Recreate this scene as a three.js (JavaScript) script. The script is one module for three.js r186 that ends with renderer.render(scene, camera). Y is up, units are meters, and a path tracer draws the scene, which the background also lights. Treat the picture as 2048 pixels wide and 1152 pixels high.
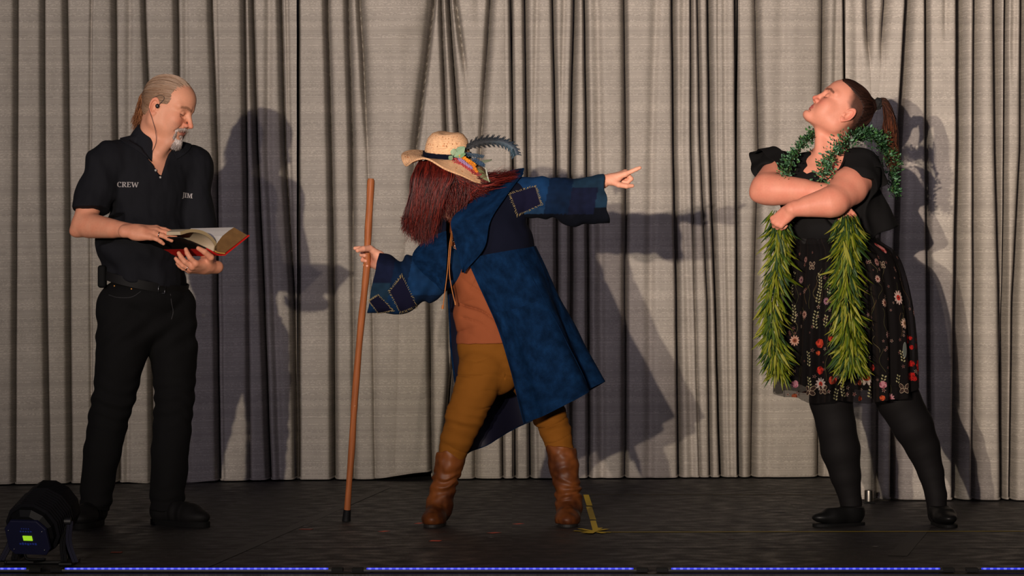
import * as THREE from 'three';
import { FontLoader } from 'three/addons/loaders/FontLoader.js';
import { TextGeometry } from 'three/addons/geometries/TextGeometry.js';
import { RectAreaLightUniformsLib } from 'three/addons/lights/RectAreaLightUniformsLib.js';
import { RoundedBoxGeometry } from 'three/addons/geometries/RoundedBoxGeometry.js';
import { ImprovedNoise } from 'three/addons/math/ImprovedNoise.js';
import { mergeGeometries, mergeVertices } from 'three/addons/utils/BufferGeometryUtils.js';

// ---------------------------------------------------------------- camera, lights, exposure
const scene = new THREE.Scene();
scene.background = new THREE.Color(0x000000);
const CAM_Y = 0.97, CAM_D = 12, FOC = 5856;           // level lens in the audience, stage floor is y = 0
const camera = new THREE.PerspectiveCamera(2 * Math.atan(576 / FOC) * 180 / Math.PI, 2048 / 1152, 0.1, 60);
camera.position.set(0, CAM_Y, CAM_D);
camera.lookAt(0, CAM_Y, 0);

const renderer = new THREE.WebGLRenderer({ antialias: true });
renderer.toneMapping = THREE.LinearToneMapping;
renderer.toneMappingExposure = 0.88;
renderer.shadowMap.enabled = true;
RectAreaLightUniformsLib.init();

function spot(pos, target, angle, penumbra, color, intensity, radius) {
  const l = new THREE.SpotLight(color, intensity, 0, angle, penumbra, 2);
  l.position.set(...pos); l.target.position.set(...target); scene.add(l, l.target);
  l.castShadow = true; l.shadow.mapSize.set(4096, 4096); l.shadow.radius = radius; l.shadow.bias = -0.0005;
  l.shadow.camera.near = 3; l.shadow.camera.far = 20;
  return l;
}
// two warm front-of-house spots on a stand at the left of the hall (they give the double shadow)
spot([-2.12, 1.72, 12], [0.3, 3.45, -1.5], 0.395, 1, new THREE.Color(1.0, 0.86, 0.70), 375, 2.0);
spot([-1.5, 1.72, 12], [2.5, 3.1, -1.5], 0.335, 1, new THREE.Color(1.0, 0.83, 0.72), 420, 2.0);
// soft cool wash: two large dim fixtures high over the front of house
spot([-5.2, 3.7, 9], [-0.2, 3.0, -2], 0.42, 1, new THREE.Color(0.88, 0.79, 1.0), 75, 70);
spot([1.2, 4.1, 11], [0.6, 3.0, -2], 0.41, 1, new THREE.Color(0.88, 0.79, 1.0), 45, 70);
// ---------------------------------------------------------------- helpers
const PN = new ImprovedNoise();
const noise = (x, y, z) => PN.noise(x, y, z);
let seed = 12345;
function rnd() { seed = (seed * 1664525 + 1013904223) >>> 0; return seed / 4294967296; }
function rr(a, b) { return a + (b - a) * rnd(); }
function reseed(n) { seed = n >>> 0; }
const clamp = (x, a, b) => Math.max(a, Math.min(b, x));
const mix = (a, b, t) => a + (b - a) * t;
const sstep = (a, b, x) => { const t = clamp((x - a) / (b - a), 0, 1); return t * t * (3 - 2 * t); };
const vadd = (a, b, s = 1) => [a[0] + b[0] * s, a[1] + b[1] * s, a[2] + b[2] * s];
const vsub = (a, b) => [a[0] - b[0], a[1] - b[1], a[2] - b[2]];
const vdot = (a, b) => a[0] * b[0] + a[1] * b[1] + a[2] * b[2];
const vcross = (a, b) => [a[1] * b[2] - a[2] * b[1], a[2] * b[0] - a[0] * b[2], a[0] * b[1] - a[1] * b[0]];
const vlen = a => Math.hypot(a[0], a[1], a[2]);
const vnorm = a => { const l = vlen(a) || 1; return [a[0] / l, a[1] / l, a[2] / l]; };
const vmix = (a, b, t) => [mix(a[0], b[0], t), mix(a[1], b[1], t), mix(a[2], b[2], t)];
const vscale = (a, s) => [a[0] * s, a[1] * s, a[2] * s];
// point of the place seen at photograph position (px, py), standing at depth z
function P(px, py, z = 0) { const d = CAM_D - z; return [(px - 1024) * d / FOC, CAM_Y - (py - 576) * d / FOC, z]; }
const PXM = 1 / 488;
function rotV(v, axis, a) {           // Rodrigues
  const c = Math.cos(a), s = Math.sin(a), k = vnorm(axis), kv = vcross(k, v), kd = vdot(k, v) * (1 - c);
  return [v[0] * c + kv[0] * s + k[0] * kd, v[1] * c + kv[1] * s + k[1] * kd, v[2] * c + kv[2] * s + k[2] * kd];
}
function cmCurve(pts, n) {            // sampled Catmull-Rom through points
  const c = new THREE.CatmullRomCurve3(pts.map(p => new THREE.Vector3(...p)), false, 'centripetal');
  return c.getPoints(n).map(v => [v.x, v.y, v.z]);
}
function lerpTable(tab, x) {          // tab: [[x, v], ...]
  if (x <= tab[0][0]) return tab[0][1];
  for (let i = 1; i < tab.length; i++) if (x <= tab[i][0]) { const t = (x - tab[i - 1][0]) / (tab[i][0] - tab[i - 1][0]); return mix(tab[i - 1][1], tab[i][1], t); }
  return tab[tab.length - 1][1];
}
function smoothTable(tab, x) {        // same, cubic through points
  const n = tab.length;
  if (x <= tab[0][0]) return tab[0][1];
  if (x >= tab[n - 1][0]) return tab[n - 1][1];
  let i = 1; while (x > tab[i][0]) i++;
  const x0 = tab[i - 1][0], x1 = tab[i][0], h = x1 - x0, t = (x - x0) / h, y0 = tab[i - 1][1], y1 = tab[i][1];
  const m0 = i > 1 ? (y1 - tab[i - 2][1]) / (x1 - tab[i - 2][0]) : (y1 - y0) / h, m1 = i < n - 1 ? (tab[i + 1][1] - y0) / (tab[i + 1][0] - x0) : (y1 - y0) / h;
  const t2 = t * t, t3 = t2 * t;
  return (2 * t3 - 3 * t2 + 1) * y0 + (t3 - 2 * t2 + t) * h * m0 + (-2 * t3 + 3 * t2) * y1 + (t3 - t2) * h * m1;
}
const smin = (a, b, k) => { if (k <= 0) return a < b ? a : b; const h = k - Math.abs(a - b); return h > 0 ? Math.min(a, b) - h * h * 0.25 / k : (a < b ? a : b); };
const smax = (a, b, k) => -smin(-a, -b, k);

// signed distance field joined from tapered capsules, ellipsoids and rounded boxes
class Field {
  constructor() { this.p = []; this.post = null; }
  cone(a, b, ra, rb, k = 0.02, op = 0) {
    const ba = vsub(b, a), l2 = vdot(ba, ba) || 1e-9, c = vmix(a, b, 0.5), br = Math.sqrt(l2) / 2 + Math.max(ra, rb);
    this.p.push({ k, op, c, br, f: (x, y, z) => {
      const px = x - a[0], py = y - a[1], pz = z - a[2];
      let t = (px * ba[0] + py * ba[1] + pz * ba[2]) / l2; t = t < 0 ? 0 : t > 1 ? 1 : t;
      const qx = px - ba[0] * t, qy = py - ba[1] * t, qz = pz - ba[2] * t;
      return Math.sqrt(qx * qx + qy * qy + qz * qz) - (ra + (rb - ra) * t);
    } }); return this;
  }
  chain(pts, k = 0.02, op = 0) { for (let i = 1; i < pts.length; i++) this.cone(pts[i - 1], pts[i], pts[i - 1][3], pts[i][3], k, op); return this; }
  // cone flattened: cross-section scaled by s along direction n
  flat(a, b, ra, rb, n, s, k = 0.02, op = 0) {
    const ba = vsub(b, a), l2 = vdot(ba, ba) || 1e-9, c = vmix(a, b, 0.5), br = Math.sqrt(l2) / 2 + Math.max(ra, rb) * Math.max(1, s);
    const m = Math.min(1, s);
    this.p.push({ k, op, c, br, f: (x, y, z) => {
      const px = x - a[0], py = y - a[1], pz = z - a[2];
      let t = (px * ba[0] + py * ba[1] + pz * ba[2]) / l2; t = t < 0 ? 0 : t > 1 ? 1 : t;
      let qx = px - ba[0] * t, qy = py - ba[1] * t, qz = pz - ba[2] * t;
      const dn = qx * n[0] + qy * n[1] + qz * n[2], e = dn / s - dn;
      qx += n[0] * e; qy += n[1] * e; qz += n[2] * e;
      return (Math.sqrt(qx * qx + qy * qy + qz * qz) - (ra + (rb - ra) * t)) * (0.5 + 0.5 * m);
    } }); return this;
  }
  ell(c, r, k = 0.02, B = null, op = 0) {   // B = [ex, ey, ez] unit axes
    const br = Math.max(r[0], r[1], r[2]), ix = 1 / r[0], iy = 1 / r[1], iz = 1 / r[2];
    this.p.push({ k, op, c, br, f: (x, y, z) => {
      let a = x - c[0], b = y - c[1], d = z - c[2];
      if (B) { const A = a * B[0][0] + b * B[0][1] + d * B[0][2], C = a * B[1][0] + b * B[1][1] + d * B[1][2], D = a * B[2][0] + b * B[2][1] + d * B[2][2]; a = A; b = C; d = D; }
      a *= ix; b *= iy; d *= iz;
      const k0 = Math.sqrt(a * a + b * b + d * d); a *= ix; b *= iy; d *= iz;
      const k1 = Math.sqrt(a * a + b * b + d * d);
      return k1 < 1e-9 ? -br : k0 * (k0 - 1) / k1;
    } }); return this;
  }
  half(pnt, n, k = 0.005) {             // cut away the side n points to
    this.p.push({ k, op: 2, f: (x, y, z) => (x - pnt[0]) * n[0] + (y - pnt[1]) * n[1] + (z - pnt[2]) * n[2] }); return this;
  }
  custom(f, k, op, c, br) { this.p.push({ k, op, f, c, br }); return this; }
  ev(x, y, z) {
    let d = 1e3; const ps = this.p;
    for (let i = 0; i < ps.length; i++) {
      const q = ps[i];
      if (q.c) {
        const lo = Math.sqrt((x - q.c[0]) ** 2 + (y - q.c[1]) ** 2 + (z - q.c[2]) ** 2) - q.br;
        if (q.op === 0 && lo > d + q.k) continue;
        if (q.op === 1 && -lo < d - q.k) continue;
      }
      const v = q.f(x, y, z);
      if (q.op === 0) d = d > 900 ? v : smin(d, v, q.k);
      else if (q.op === 1) d = smax(d, -v, q.k);
      else d = smax(d, v, q.k);
    }
    return this.post ? this.post(x, y, z, d) : d;
  }
  bounds(m = 0.02) {
    const lo = [1e9, 1e9, 1e9], hi = [-1e9, -1e9, -1e9];
    for (const q of this.p) if (q.c && q.op === 0) for (let i = 0; i < 3; i++) { lo[i] = Math.min(lo[i], q.c[i] - q.br - m); hi[i] = Math.max(hi[i], q.c[i] + q.br + m); }
    return [lo, hi];
  }
}
// surface nets: f(x,y,z) -> BufferGeometry (position, normal, uv, colour)
function meshField(f, lo, hi, cell, o = {}) {
  const n = [0, 1, 2].map(i => Math.ceil((hi[i] - lo[i]) / cell) + 2), [nx, ny, nz] = n;
  const V = new Float32Array(nx * ny * nz).fill(1e3), ID = new Int32Array(nx * ny * nz).fill(-1);
  const B = 6, slack = o.slack || 1.25, pad = o.pad || 0.004, hd = B * cell * 0.87 * slack + pad, pos = [], cells = [];
  const at = (i, j, k) => (k * ny + j) * nx + i;
  const act = [];
  for (let k = 0; k < nz - 1; k += B) for (let j = 0; j < ny - 1; j += B) for (let i = 0; i < nx - 1; i += B) {
    const d = f(lo[0] + (i + B / 2) * cell, lo[1] + (j + B / 2) * cell, lo[2] + (k + B / 2) * cell);
    if (Math.abs(d) > hd) continue;
    act.push([i, j, k]);
    for (let c = k; c <= Math.min(k + B, nz - 1); c++) for (let b = j; b <= Math.min(j + B, ny - 1); b++) for (let a = i; a <= Math.min(i + B, nx - 1); a++) {
      const q = at(a, b, c); if (V[q] === 1e3) V[q] = f(lo[0] + a * cell, lo[1] + b * cell, lo[2] + c * cell);
    }
  }
  const E = [[0, 1], [2, 3], [4, 5], [6, 7], [0, 2], [1, 3], [4, 6], [5, 7], [0, 4], [1, 5], [2, 6], [3, 7]], v = new Float64Array(8);
  for (const [i0, j0, k0] of act) for (let k = k0; k < Math.min(k0 + B, nz - 1); k++) for (let j = j0; j < Math.min(j0 + B, ny - 1); j++) for (let i = i0; i < Math.min(i0 + B, nx - 1); i++) {
    let m = 0;
    for (let c = 0; c < 8; c++) { v[c] = V[at(i + (c & 1), j + ((c >> 1) & 1), k + (c >> 2))]; if (v[c] < 0) m |= 1 << c; }
    if (m === 0 || m === 255) continue;
    let sx = 0, sy = 0, sz = 0, cnt = 0;
    for (const [a, b] of E) { if ((v[a] < 0) === (v[b] < 0)) continue; const t = v[a] / (v[a] - v[b]);
      sx += (a & 1) + ((b & 1) - (a & 1)) * t; sy += ((a >> 1) & 1) + (((b >> 1) & 1) - ((a >> 1) & 1)) * t; sz += (a >> 2) + ((b >> 2) - (a >> 2)) * t; cnt++; }
    ID[at(i, j, k)] = pos.length / 3; cells.push([i, j, k]);
    pos.push(lo[0] + (i + sx / cnt) * cell, lo[1] + (j + sy / cnt) * cell, lo[2] + (k + sz / cnt) * cell);
  }
  const idx = [];
  for (const [i, j, k] of cells) {
    const s0 = V[at(i, j, k)] < 0;
    const quad = (a, b, c, d, flip) => { if (a < 0 || b < 0 || c < 0 || d < 0) return; flip ? idx.push(a, c, b, a, d, c) : idx.push(a, b, c, a, c, d); };
    if (j > 0 && k > 0 && (V[at(i + 1, j, k)] < 0) !== s0) quad(ID[at(i, j, k)], ID[at(i, j - 1, k)], ID[at(i, j - 1, k - 1)], ID[at(i, j, k - 1)], !s0);
    if (i > 0 && k > 0 && (V[at(i, j + 1, k)] < 0) !== s0) quad(ID[at(i, j, k)], ID[at(i, j, k - 1)], ID[at(i - 1, j, k - 1)], ID[at(i - 1, j, k)], !s0);
    if (i > 0 && j > 0 && (V[at(i, j, k + 1)] < 0) !== s0) quad(ID[at(i, j, k)], ID[at(i - 1, j, k)], ID[at(i - 1, j - 1, k)], ID[at(i, j - 1, k)], !s0);
  }
  const N = pos.length / 3, P3 = new Float32Array(pos), NR = new Float32Array(N * 3), UV = new Float32Array(N * 2), C = o.color ? new Float32Array(N * 3) : null;
  const h = cell * 0.35;
  for (let q = 0; q < N; q++) {
    let x = P3[q * 3], y = P3[q * 3 + 1], z = P3[q * 3 + 2], gx, gy, gz, l;
    for (let it = 0; it < 2; it++) {
      const d0 = f(x, y, z);
      gx = f(x + h, y, z) - f(x - h, y, z); gy = f(x, y + h, z) - f(x, y - h, z); gz = f(x, y, z + h) - f(x, y, z - h);
      l = Math.hypot(gx, gy, gz) || 1e-9;
      if (it === 0) { const s = clamp(d0 * 2 * h / l, -cell * 0.6, cell * 0.6); x -= gx / l * s; y -= gy / l * s; z -= gz / l * s; }
    }
    P3[q * 3] = x; P3[q * 3 + 1] = y; P3[q * 3 + 2] = z;
    NR[q * 3] = gx / l; NR[q * 3 + 1] = gy / l; NR[q * 3 + 2] = gz / l;
    UV[q * 2] = x + z * 0.8; UV[q * 2 + 1] = y + z * 0.15;
    if (C) { const c = o.color(x, y, z, gx / l, gy / l, gz / l); C[q * 3] = c[0]; C[q * 3 + 1] = c[1]; C[q * 3 + 2] = c[2]; }
  }
  const g = new THREE.BufferGeometry();
  g.setAttribute('position', new THREE.BufferAttribute(P3, 3)); g.setAttribute('normal', new THREE.BufferAttribute(NR, 3)); g.setAttribute('uv', new THREE.BufferAttribute(UV, 2));
  if (C) g.setAttribute('color', new THREE.BufferAttribute(C, 3));
  g.setIndex(idx); return g;
}
function meshF(F, cell, o = {}) { const [lo, hi] = F.bounds(o.margin || 0.02); return meshField((x, y, z) => F.ev(x, y, z), o.lo || lo, o.hi || hi, cell, o); }
// move a geometry made in a local frame (origin, axes f,u,r, scale) into the place
function toFrame(g, fr) {
  const p = g.attributes.position, n = g.attributes.normal;
  for (let i = 0; i < p.count; i++) { const w = fr.w([p.getX(i), p.getY(i), p.getZ(i)]), m = fr.d([n.getX(i), n.getY(i), n.getZ(i)]); p.setXYZ(i, ...w); n.setXYZ(i, ...m); }
  return g;
}
function frame(o, f, up, s = 1) {      // f = forward (local x), u = up (local y), r = right side (local z)
  f = vnorm(f); let u = vnorm(vsub(up, vscale(f, vdot(up, f)))); const r = vcross(f, u);
  return { o, f, u, r, s,
    w: p => [0, 1, 2].map(i => o[i] + s * (f[i] * p[0] + u[i] * p[1] + r[i] * p[2])),
    d: p => [0, 1, 2].map(i => f[i] * p[0] + u[i] * p[1] + r[i] * p[2]),
    l: w => { const q = vsub(w, o); return [vdot(q, f) / s, vdot(q, u) / s, vdot(q, r) / s]; } };
}
// growing triangle soup for strands, leaves, ribbons
class Soup {
  constructor() { this.p = []; this.n = []; this.uv = []; this.c = []; this.i = []; }
  v(p, n, u = 0, w = 0, c = [1, 1, 1]) { this.p.push(p[0], p[1], p[2]); this.n.push(n[0], n[1], n[2]); this.uv.push(u, w); this.c.push(c[0], c[1], c[2]); return this.p.length / 3 - 1; }
  tube(pts, rad, sides = 4, col = [1, 1, 1]) {  // rad: function(t) or number
    let side = null; const start = [];
    for (let k = 0; k < pts.length; k++) {
      const t = k / (pts.length - 1), d = vnorm(vsub(pts[Math.min(k + 1, pts.length - 1)], pts[Math.max(k - 1, 0)]));
      if (!side) { side = vcross(d, Math.abs(d[1]) < 0.9 ? [0, 1, 0] : [1, 0, 0]); }
      side = vnorm(vsub(side, vscale(d, vdot(side, d)))); const up = vcross(d, side), r = typeof rad === 'function' ? rad(t) : rad;
      start.push(this.p.length / 3);
      const cc = typeof col === 'function' ? col(t) : col;
      for (let s = 0; s < sides; s++) { const a = s / sides * 6.28318, q = [0, 1, 2].map(i => side[i] * Math.cos(a) + up[i] * Math.sin(a)); this.v(vadd(pts[k], q, r), q, s / sides, t, cc); }
      if (k) for (let s = 0; s < sides; s++) { const a = start[k - 1] + s, b = start[k - 1] + (s + 1) % sides, c = start[k] + s, e = start[k] + (s + 1) % sides; this.i.push(a, b, c, b, e, c); }
    }
    for (const [k, sg] of [[0, 0], [pts.length - 1, 1]]) for (let s = 1; s < sides - 1; s++) sg ? this.i.push(start[k], start[k] + s, start[k] + s + 1) : this.i.push(start[k], start[k] + s + 1, start[k] + s);
    return this;
  }
  geo(color = true) {
    const g = new THREE.BufferGeometry();
    g.setAttribute('position', new THREE.Float32BufferAttribute(this.p, 3)); g.setAttribute('normal', new THREE.Float32BufferAttribute(this.n, 3)); g.setAttribute('uv', new THREE.Float32BufferAttribute(this.uv, 2));
    if (color) g.setAttribute('color', new THREE.Float32BufferAttribute(this.c, 3));
    g.setIndex(this.i); return g;
  }
}
// closed thick sheet from fn(u,v) -> point; thickness along the normal on the inner side
function sheet(fn, nu, nv, thick = 0.004, us = 1, vs = 1) {
  const pts = [], nor = [];
  for (let j = 0; j <= nv; j++) for (let i = 0; i <= nu; i++) pts.push(fn(i / nu, j / nv));
  const id = (i, j) => j * (nu + 1) + i;
  for (let j = 0; j <= nv; j++) for (let i = 0; i <= nu; i++) {
    const a = vsub(pts[id(Math.min(i + 1, nu), j)], pts[id(Math.max(i - 1, 0), j)]), b = vsub(pts[id(i, Math.min(j + 1, nv))], pts[id(i, Math.max(j - 1, 0))]);
    nor.push(vnorm(vcross(a, b)));
  }
  const S = new Soup(), M = pts.length;
  for (let q = 0; q < M; q++) S.v(pts[q], nor[q], (q % (nu + 1)) / nu * us, Math.floor(q / (nu + 1)) / nv * vs);
  for (let q = 0; q < M; q++) S.v(vadd(pts[q], nor[q], -thick), vscale(nor[q], -1), (q % (nu + 1)) / nu * us, Math.floor(q / (nu + 1)) / nv * vs);
  for (let j = 0; j < nv; j++) for (let i = 0; i < nu; i++) { const a = id(i, j), b = id(i + 1, j), c = id(i, j + 1), d = id(i + 1, j + 1); S.i.push(a, b, c, b, d, c, M + a, M + c, M + b, M + b, M + c, M + d); }
  const rim = (a, b) => { const n = vnorm(vcross(vsub(pts[b], pts[a]), nor[a])), o = S.p.length / 3;
    S.v(pts[a], n); S.v(pts[b], n); S.v(vadd(pts[a], nor[a], -thick), n); S.v(vadd(pts[b], nor[b], -thick), n); S.i.push(o, o + 2, o + 1, o + 1, o + 2, o + 3); };
  for (let i = 0; i < nu; i++) { rim(id(i, 0), id(i + 1, 0)); rim(id(i + 1, nv), id(i, nv)); }
  for (let j = 0; j < nv; j++) { rim(id(0, j + 1), id(0, j)); rim(id(nu, j), id(nu, j + 1)); }
  return S.geo(false);
}
// ---- scene graph
const taken = {};
function numbered(n) { const k = taken[n] = (taken[n] ?? -1) + 1; return k ? n + '_' + String(k).padStart(3, '0') : n; }
function thing(name, label, category, pos = [0, 0, 0], group) {
  const g = new THREE.Group(); g.name = numbered(name); g.position.set(...pos); g.userData = { label, category }; if (group) g.userData.group = group; scene.add(g); return g;
}
function add(parent, name, geo, mat, label) {          // geometry given in world coordinates; kept in the thing's own frame
  const m = new THREE.Mesh(geo, mat); m.name = name; m.castShadow = m.receiveShadow = true;
  const o = [0, 0, 0]; let q = parent; while (q && q !== scene) { o[0] += q.position.x; o[1] += q.position.y; o[2] += q.position.z; q = q.parent; }
  if (!m.geometry.userData.local) geo.translate(-o[0], -o[1], -o[2]);
  if (label) m.userData.label = label;
  parent.add(m); return m;
}
function sub(parent, name, label) { const g = new THREE.Group(); g.name = name; if (label) g.userData.label = label; parent.add(g); return g; }
function struct(m, name) { m.name = name; m.userData.kind = 'structure'; m.castShadow = m.receiveShadow = true; scene.add(m); return m; }
function mat(color, rough = 0.85, o = {}) { return new THREE.MeshPhysicalMaterial({ color, roughness: rough, metalness: 0, ...o }); }
const lin = (r, g, b) => new THREE.Color().setRGB(r, g, b);
const s2l = v => { v /= 255; return v <= 0.04045 ? v / 12.92 : ((v + 0.055) / 1.055) ** 2.4; };
const rgb = (r, g, b) => [s2l(r), s2l(g), s2l(b)];     // sRGB bytes to linear triple
// data texture from fn(x,y) in 0..1 -> [r,g,b] sRGB 0..255 (or a grey value)
function dataTex(w, h, fn, srgb = true) {
  const d = new Uint8Array(w * h * 4);
  for (let j = 0; j < h; j++) for (let i = 0; i < w; i++) { const c = fn(i, j), q = (j * w + i) * 4; if (typeof c === 'number') { d[q] = d[q + 1] = d[q + 2] = c; } else { d[q] = c[0]; d[q + 1] = c[1]; d[q + 2] = c[2]; } d[q + 3] = 255; }
  const t = new THREE.DataTexture(d, w, h); t.wrapS = t.wrapT = THREE.RepeatWrapping; t.magFilter = THREE.LinearFilter; t.minFilter = THREE.LinearMipmapLinearFilter; t.generateMipmaps = true;
  if (srgb) t.colorSpace = THREE.SRGBColorSpace; t.needsUpdate = true; return t;
}
function rep(t, x, y) { const c = t.clone(); c.repeat.set(x, y); c.needsUpdate = true; return c; }
// ---------------------------------------------------------------- the stage
reseed(7);
// woven slub cloth: rows of short bright and dark dashes
const weaveH = (() => {
  const W = 1024, H = 1024, a = new Float32Array(W * H), hash = n => { const q = Math.sin(n * 127.1 + 3.3) * 43758.5453; return q - Math.floor(q); };
  let prev = 0;
  for (let j = 0; j < H; j++) {
    const row = Math.floor(j / 4), h = hash(row), tone = 0.14 * (hash(row + 511) - 0.5) + 0.1 * noise(2.2, j * 0.02, 0.7), ph = hash(row * 3 + 1) * 60, inRow = Math.sin((j % 4 + 0.5) / 4 * Math.PI);
    for (let i = 0; i < W; i++) {
      let v = 0.46 + tone + 0.1 * inRow;
      if (h < 0.4) v += 0.17 * Math.sin((i + ph) * 1.0472) * inRow * clamp(0.6 + 1.4 * noise(i * 0.03 + ph, row * 1.7, 3), 0, 1);
      else if (h < 0.7) v += 0.2 * inRow * (noise(i * 0.07 + ph, row * 5.1, 8) > 0.08 ? 1 : -0.35);
      else v += 0.06 * Math.sin(i * 2.0944 + row * 2);
      prev = prev * 0.4 + (rnd() - 0.5) * 0.6; a[j * W + i] = v + 0.2 * prev + 0.06 * noise(i * 0.012, j * 0.012, 6);
    }
  }
  return a;
})();
const weaveTex = dataTex(1024, 1024, (i, j) => { const v = clamp(weaveH[j * 1024 + i], 0, 1); const t = mix(0.62, 1.28, v); return [clamp(169 * t, 0, 255), clamp(161 * t, 0, 255), clamp(150 * t, 0, 255)]; });
const weaveBump = dataTex(1024, 1024, (i, j) => clamp(weaveH[j * 1024 + i], 0, 1) * 255, false);
const curtainMat = mat(0xffffff, 0.72, { map: rep(weaveTex, 1.05, 1.05), bumpMap: rep(weaveBump, 1.05, 1.05), bumpScale: 0.0009, sheen: 0.25, sheenRoughness: 0.5, sheenColor: lin(0.8, 0.72, 0.62) });

// folds: [x at y0, y1, y2 ... as photograph columns at rows 0, 300, 600, 960], depth (m), width left, width right (photograph columns)
function curtainPanel(label, xa, xb, zAt, folds, botAt, topPx, extra) {
  const g = thing('stage_curtain', label, 'curtain', [0, 0, 0], 'grey woven drapes behind the actors');
  const rows = [0, 300, 600, 960];
  const fx = (f, py) => lerpTable(rows.map((r, i) => [r, f.x[i]]), py);
  const nu = Math.round((xb - xa) * 1.5), nv = 56, S = new Soup();
  const dark = folds.filter(f => f.d >= 0.05);
  for (let j = 0; j <= nv; j++) {
    for (let i = 0; i <= nu; i++) {
      const px = xa + (xb - xa) * i / nu, z0 = zAt(px), bot = botAt(px), py = mix(topPx, bot, j / nv), s = (CAM_D - z0) / FOC;
      let dz = 0, lp = -1e9, rp = 1e9;
      for (const f of dark) { const c = fx(f, py); if (c <= px && c > lp) lp = c; if (c > px && c < rp) rp = c; }
      if (lp < xa - 60) lp = Math.max(lp, px - 80); if (rp > xb + 60) rp = Math.min(rp, px + 80);
      const w = rp - lp, m = (px - (lp + rp) / 2) / (w / 2);
      dz += Math.min(0.026, w * s * 0.085) * Math.sqrt(Math.max(0, 1 - m * m * 0.98));
      for (const f of folds) { const c = fx(f, py), d = px - c, ww = d < 0 ? f.l : f.r; let e = f.d * (f.fade ? f.fade(py) : 1); if (Math.abs(d) < ww * 6) dz -= f.d >= 0.05 ? e * 2.1 * Math.exp(-(Math.abs(d / ww) ** 1.25) * 2.2) : 0.6 * e * Math.exp(-((d / ww) ** 2)); }
      dz += 0.01 * noise(px * 0.009, py * 0.003, 4.4) + 0.003 * noise(px * 0.05, py * 0.006, 8.1);
      if (extra) dz += extra(px, py);
      const wob = 0.6 * noise(px * 0.02, py * 0.01, 1.1);
      S.v([(px + wob - 1024) * s, CAM_Y - (py - 576) * s, z0 + dz], [0, 0, 1], px * s * 1.12, -py * s);
    }
  }
  for (let j = 0; j < nv; j++) for (let i = 0; i < nu; i++) { const a = j * (nu + 1) + i, b = a + 1, c = a + nu + 1, d = c + 1; S.i.push(a, c, b, b, c, d); }
  const geo = S.geo(false); geo.computeVertexNormals();
  add(g, 'drape', geo, curtainMat);
  // stitched hem folded up at the bottom edge
  const H = new Soup(); const pts = [];
  const pos = geo.attributes.position;
  for (let i = 0; i <= nu; i += 2) { const q = nv * (nu + 1) + i; pts.push([pos.getX(q), pos.getY(q) + 0.004, pos.getZ(q)]); }
  H.tube(pts, 0.005, 6); add(g, 'hem', H.geo(false), curtainMat);
  return g;
}
const F4 = (a, b, c, e, d, l = 5, r = 5, fade) => ({ x: [a, b, c, e], d, l, r, fade });
const zBack = px => lerpTable([[-400, -2.15], [0, -2.36], [600, -2.72], [1000, -2.8], [1700, -2.95], [2100, -3.0]], px);
const botBack = (px, up = 0) => 576 + CAM_Y * FOC / (CAM_D - zBack(px)) - 3 + up;
curtainPanel('grey woven drape panel with narrow pleats behind the man holding the book', -460, 594, zBack, [
  F4(-430, -430, -432, -434, 0.09), F4(-380, -382, -380, -378, 0.08), F4(-310, -308, -306, -304, 0.09), F4(-250, -252, -254, -256, 0.08), F4(-190, -190, -190, -190, 0.09), F4(-140, -138, -138, -140, 0.07), F4(-90, -90, -90, -90, 0.08), F4(-40, -40, -40, -40, 0.06), F4(32, 31, 29, 27, 0.075, 5, 4), F4(85, 86, 90, 96, 0.085, 5, 4), F4(130, 134, 136, 139, 0.09, 5, 5), F4(184, 181, 182, 184, 0.03, 3, 3), F4(228, 231, 232, 236, 0.085, 5, 5), F4(259, 258, 256, 255, 0.028, 6, 6),
  F4(286, 297, 300, 302, 0.085, 4, 5), F4(352, 356, 358, 360, 0.09, 5, 5), F4(372, 373, 375, 378, 0.025, 6, 6), F4(420, 431, 432, 437, 0.09, 5, 5), F4(431, 437, 441, 446, 0.03, 4, 4), F4(486, 490, 495, 499, 0.085, 5, 5, y => 1 - 0.7 * sstep(300, 560, y)), F4(502, 511, 525, 538, 0.1, 5, 6), F4(537, 535, 548, 560, 0.04, 6, 8), F4(559, 567, 585, 592, 0.095, 5, 6), F4(574, 579, 588, 596, 0.03, 4, 4)],
  px => botBack(px, px > 260 && px < 420 ? 4 * Math.sin((px - 260) / 160 * 3.14) : 0), -90);
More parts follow.
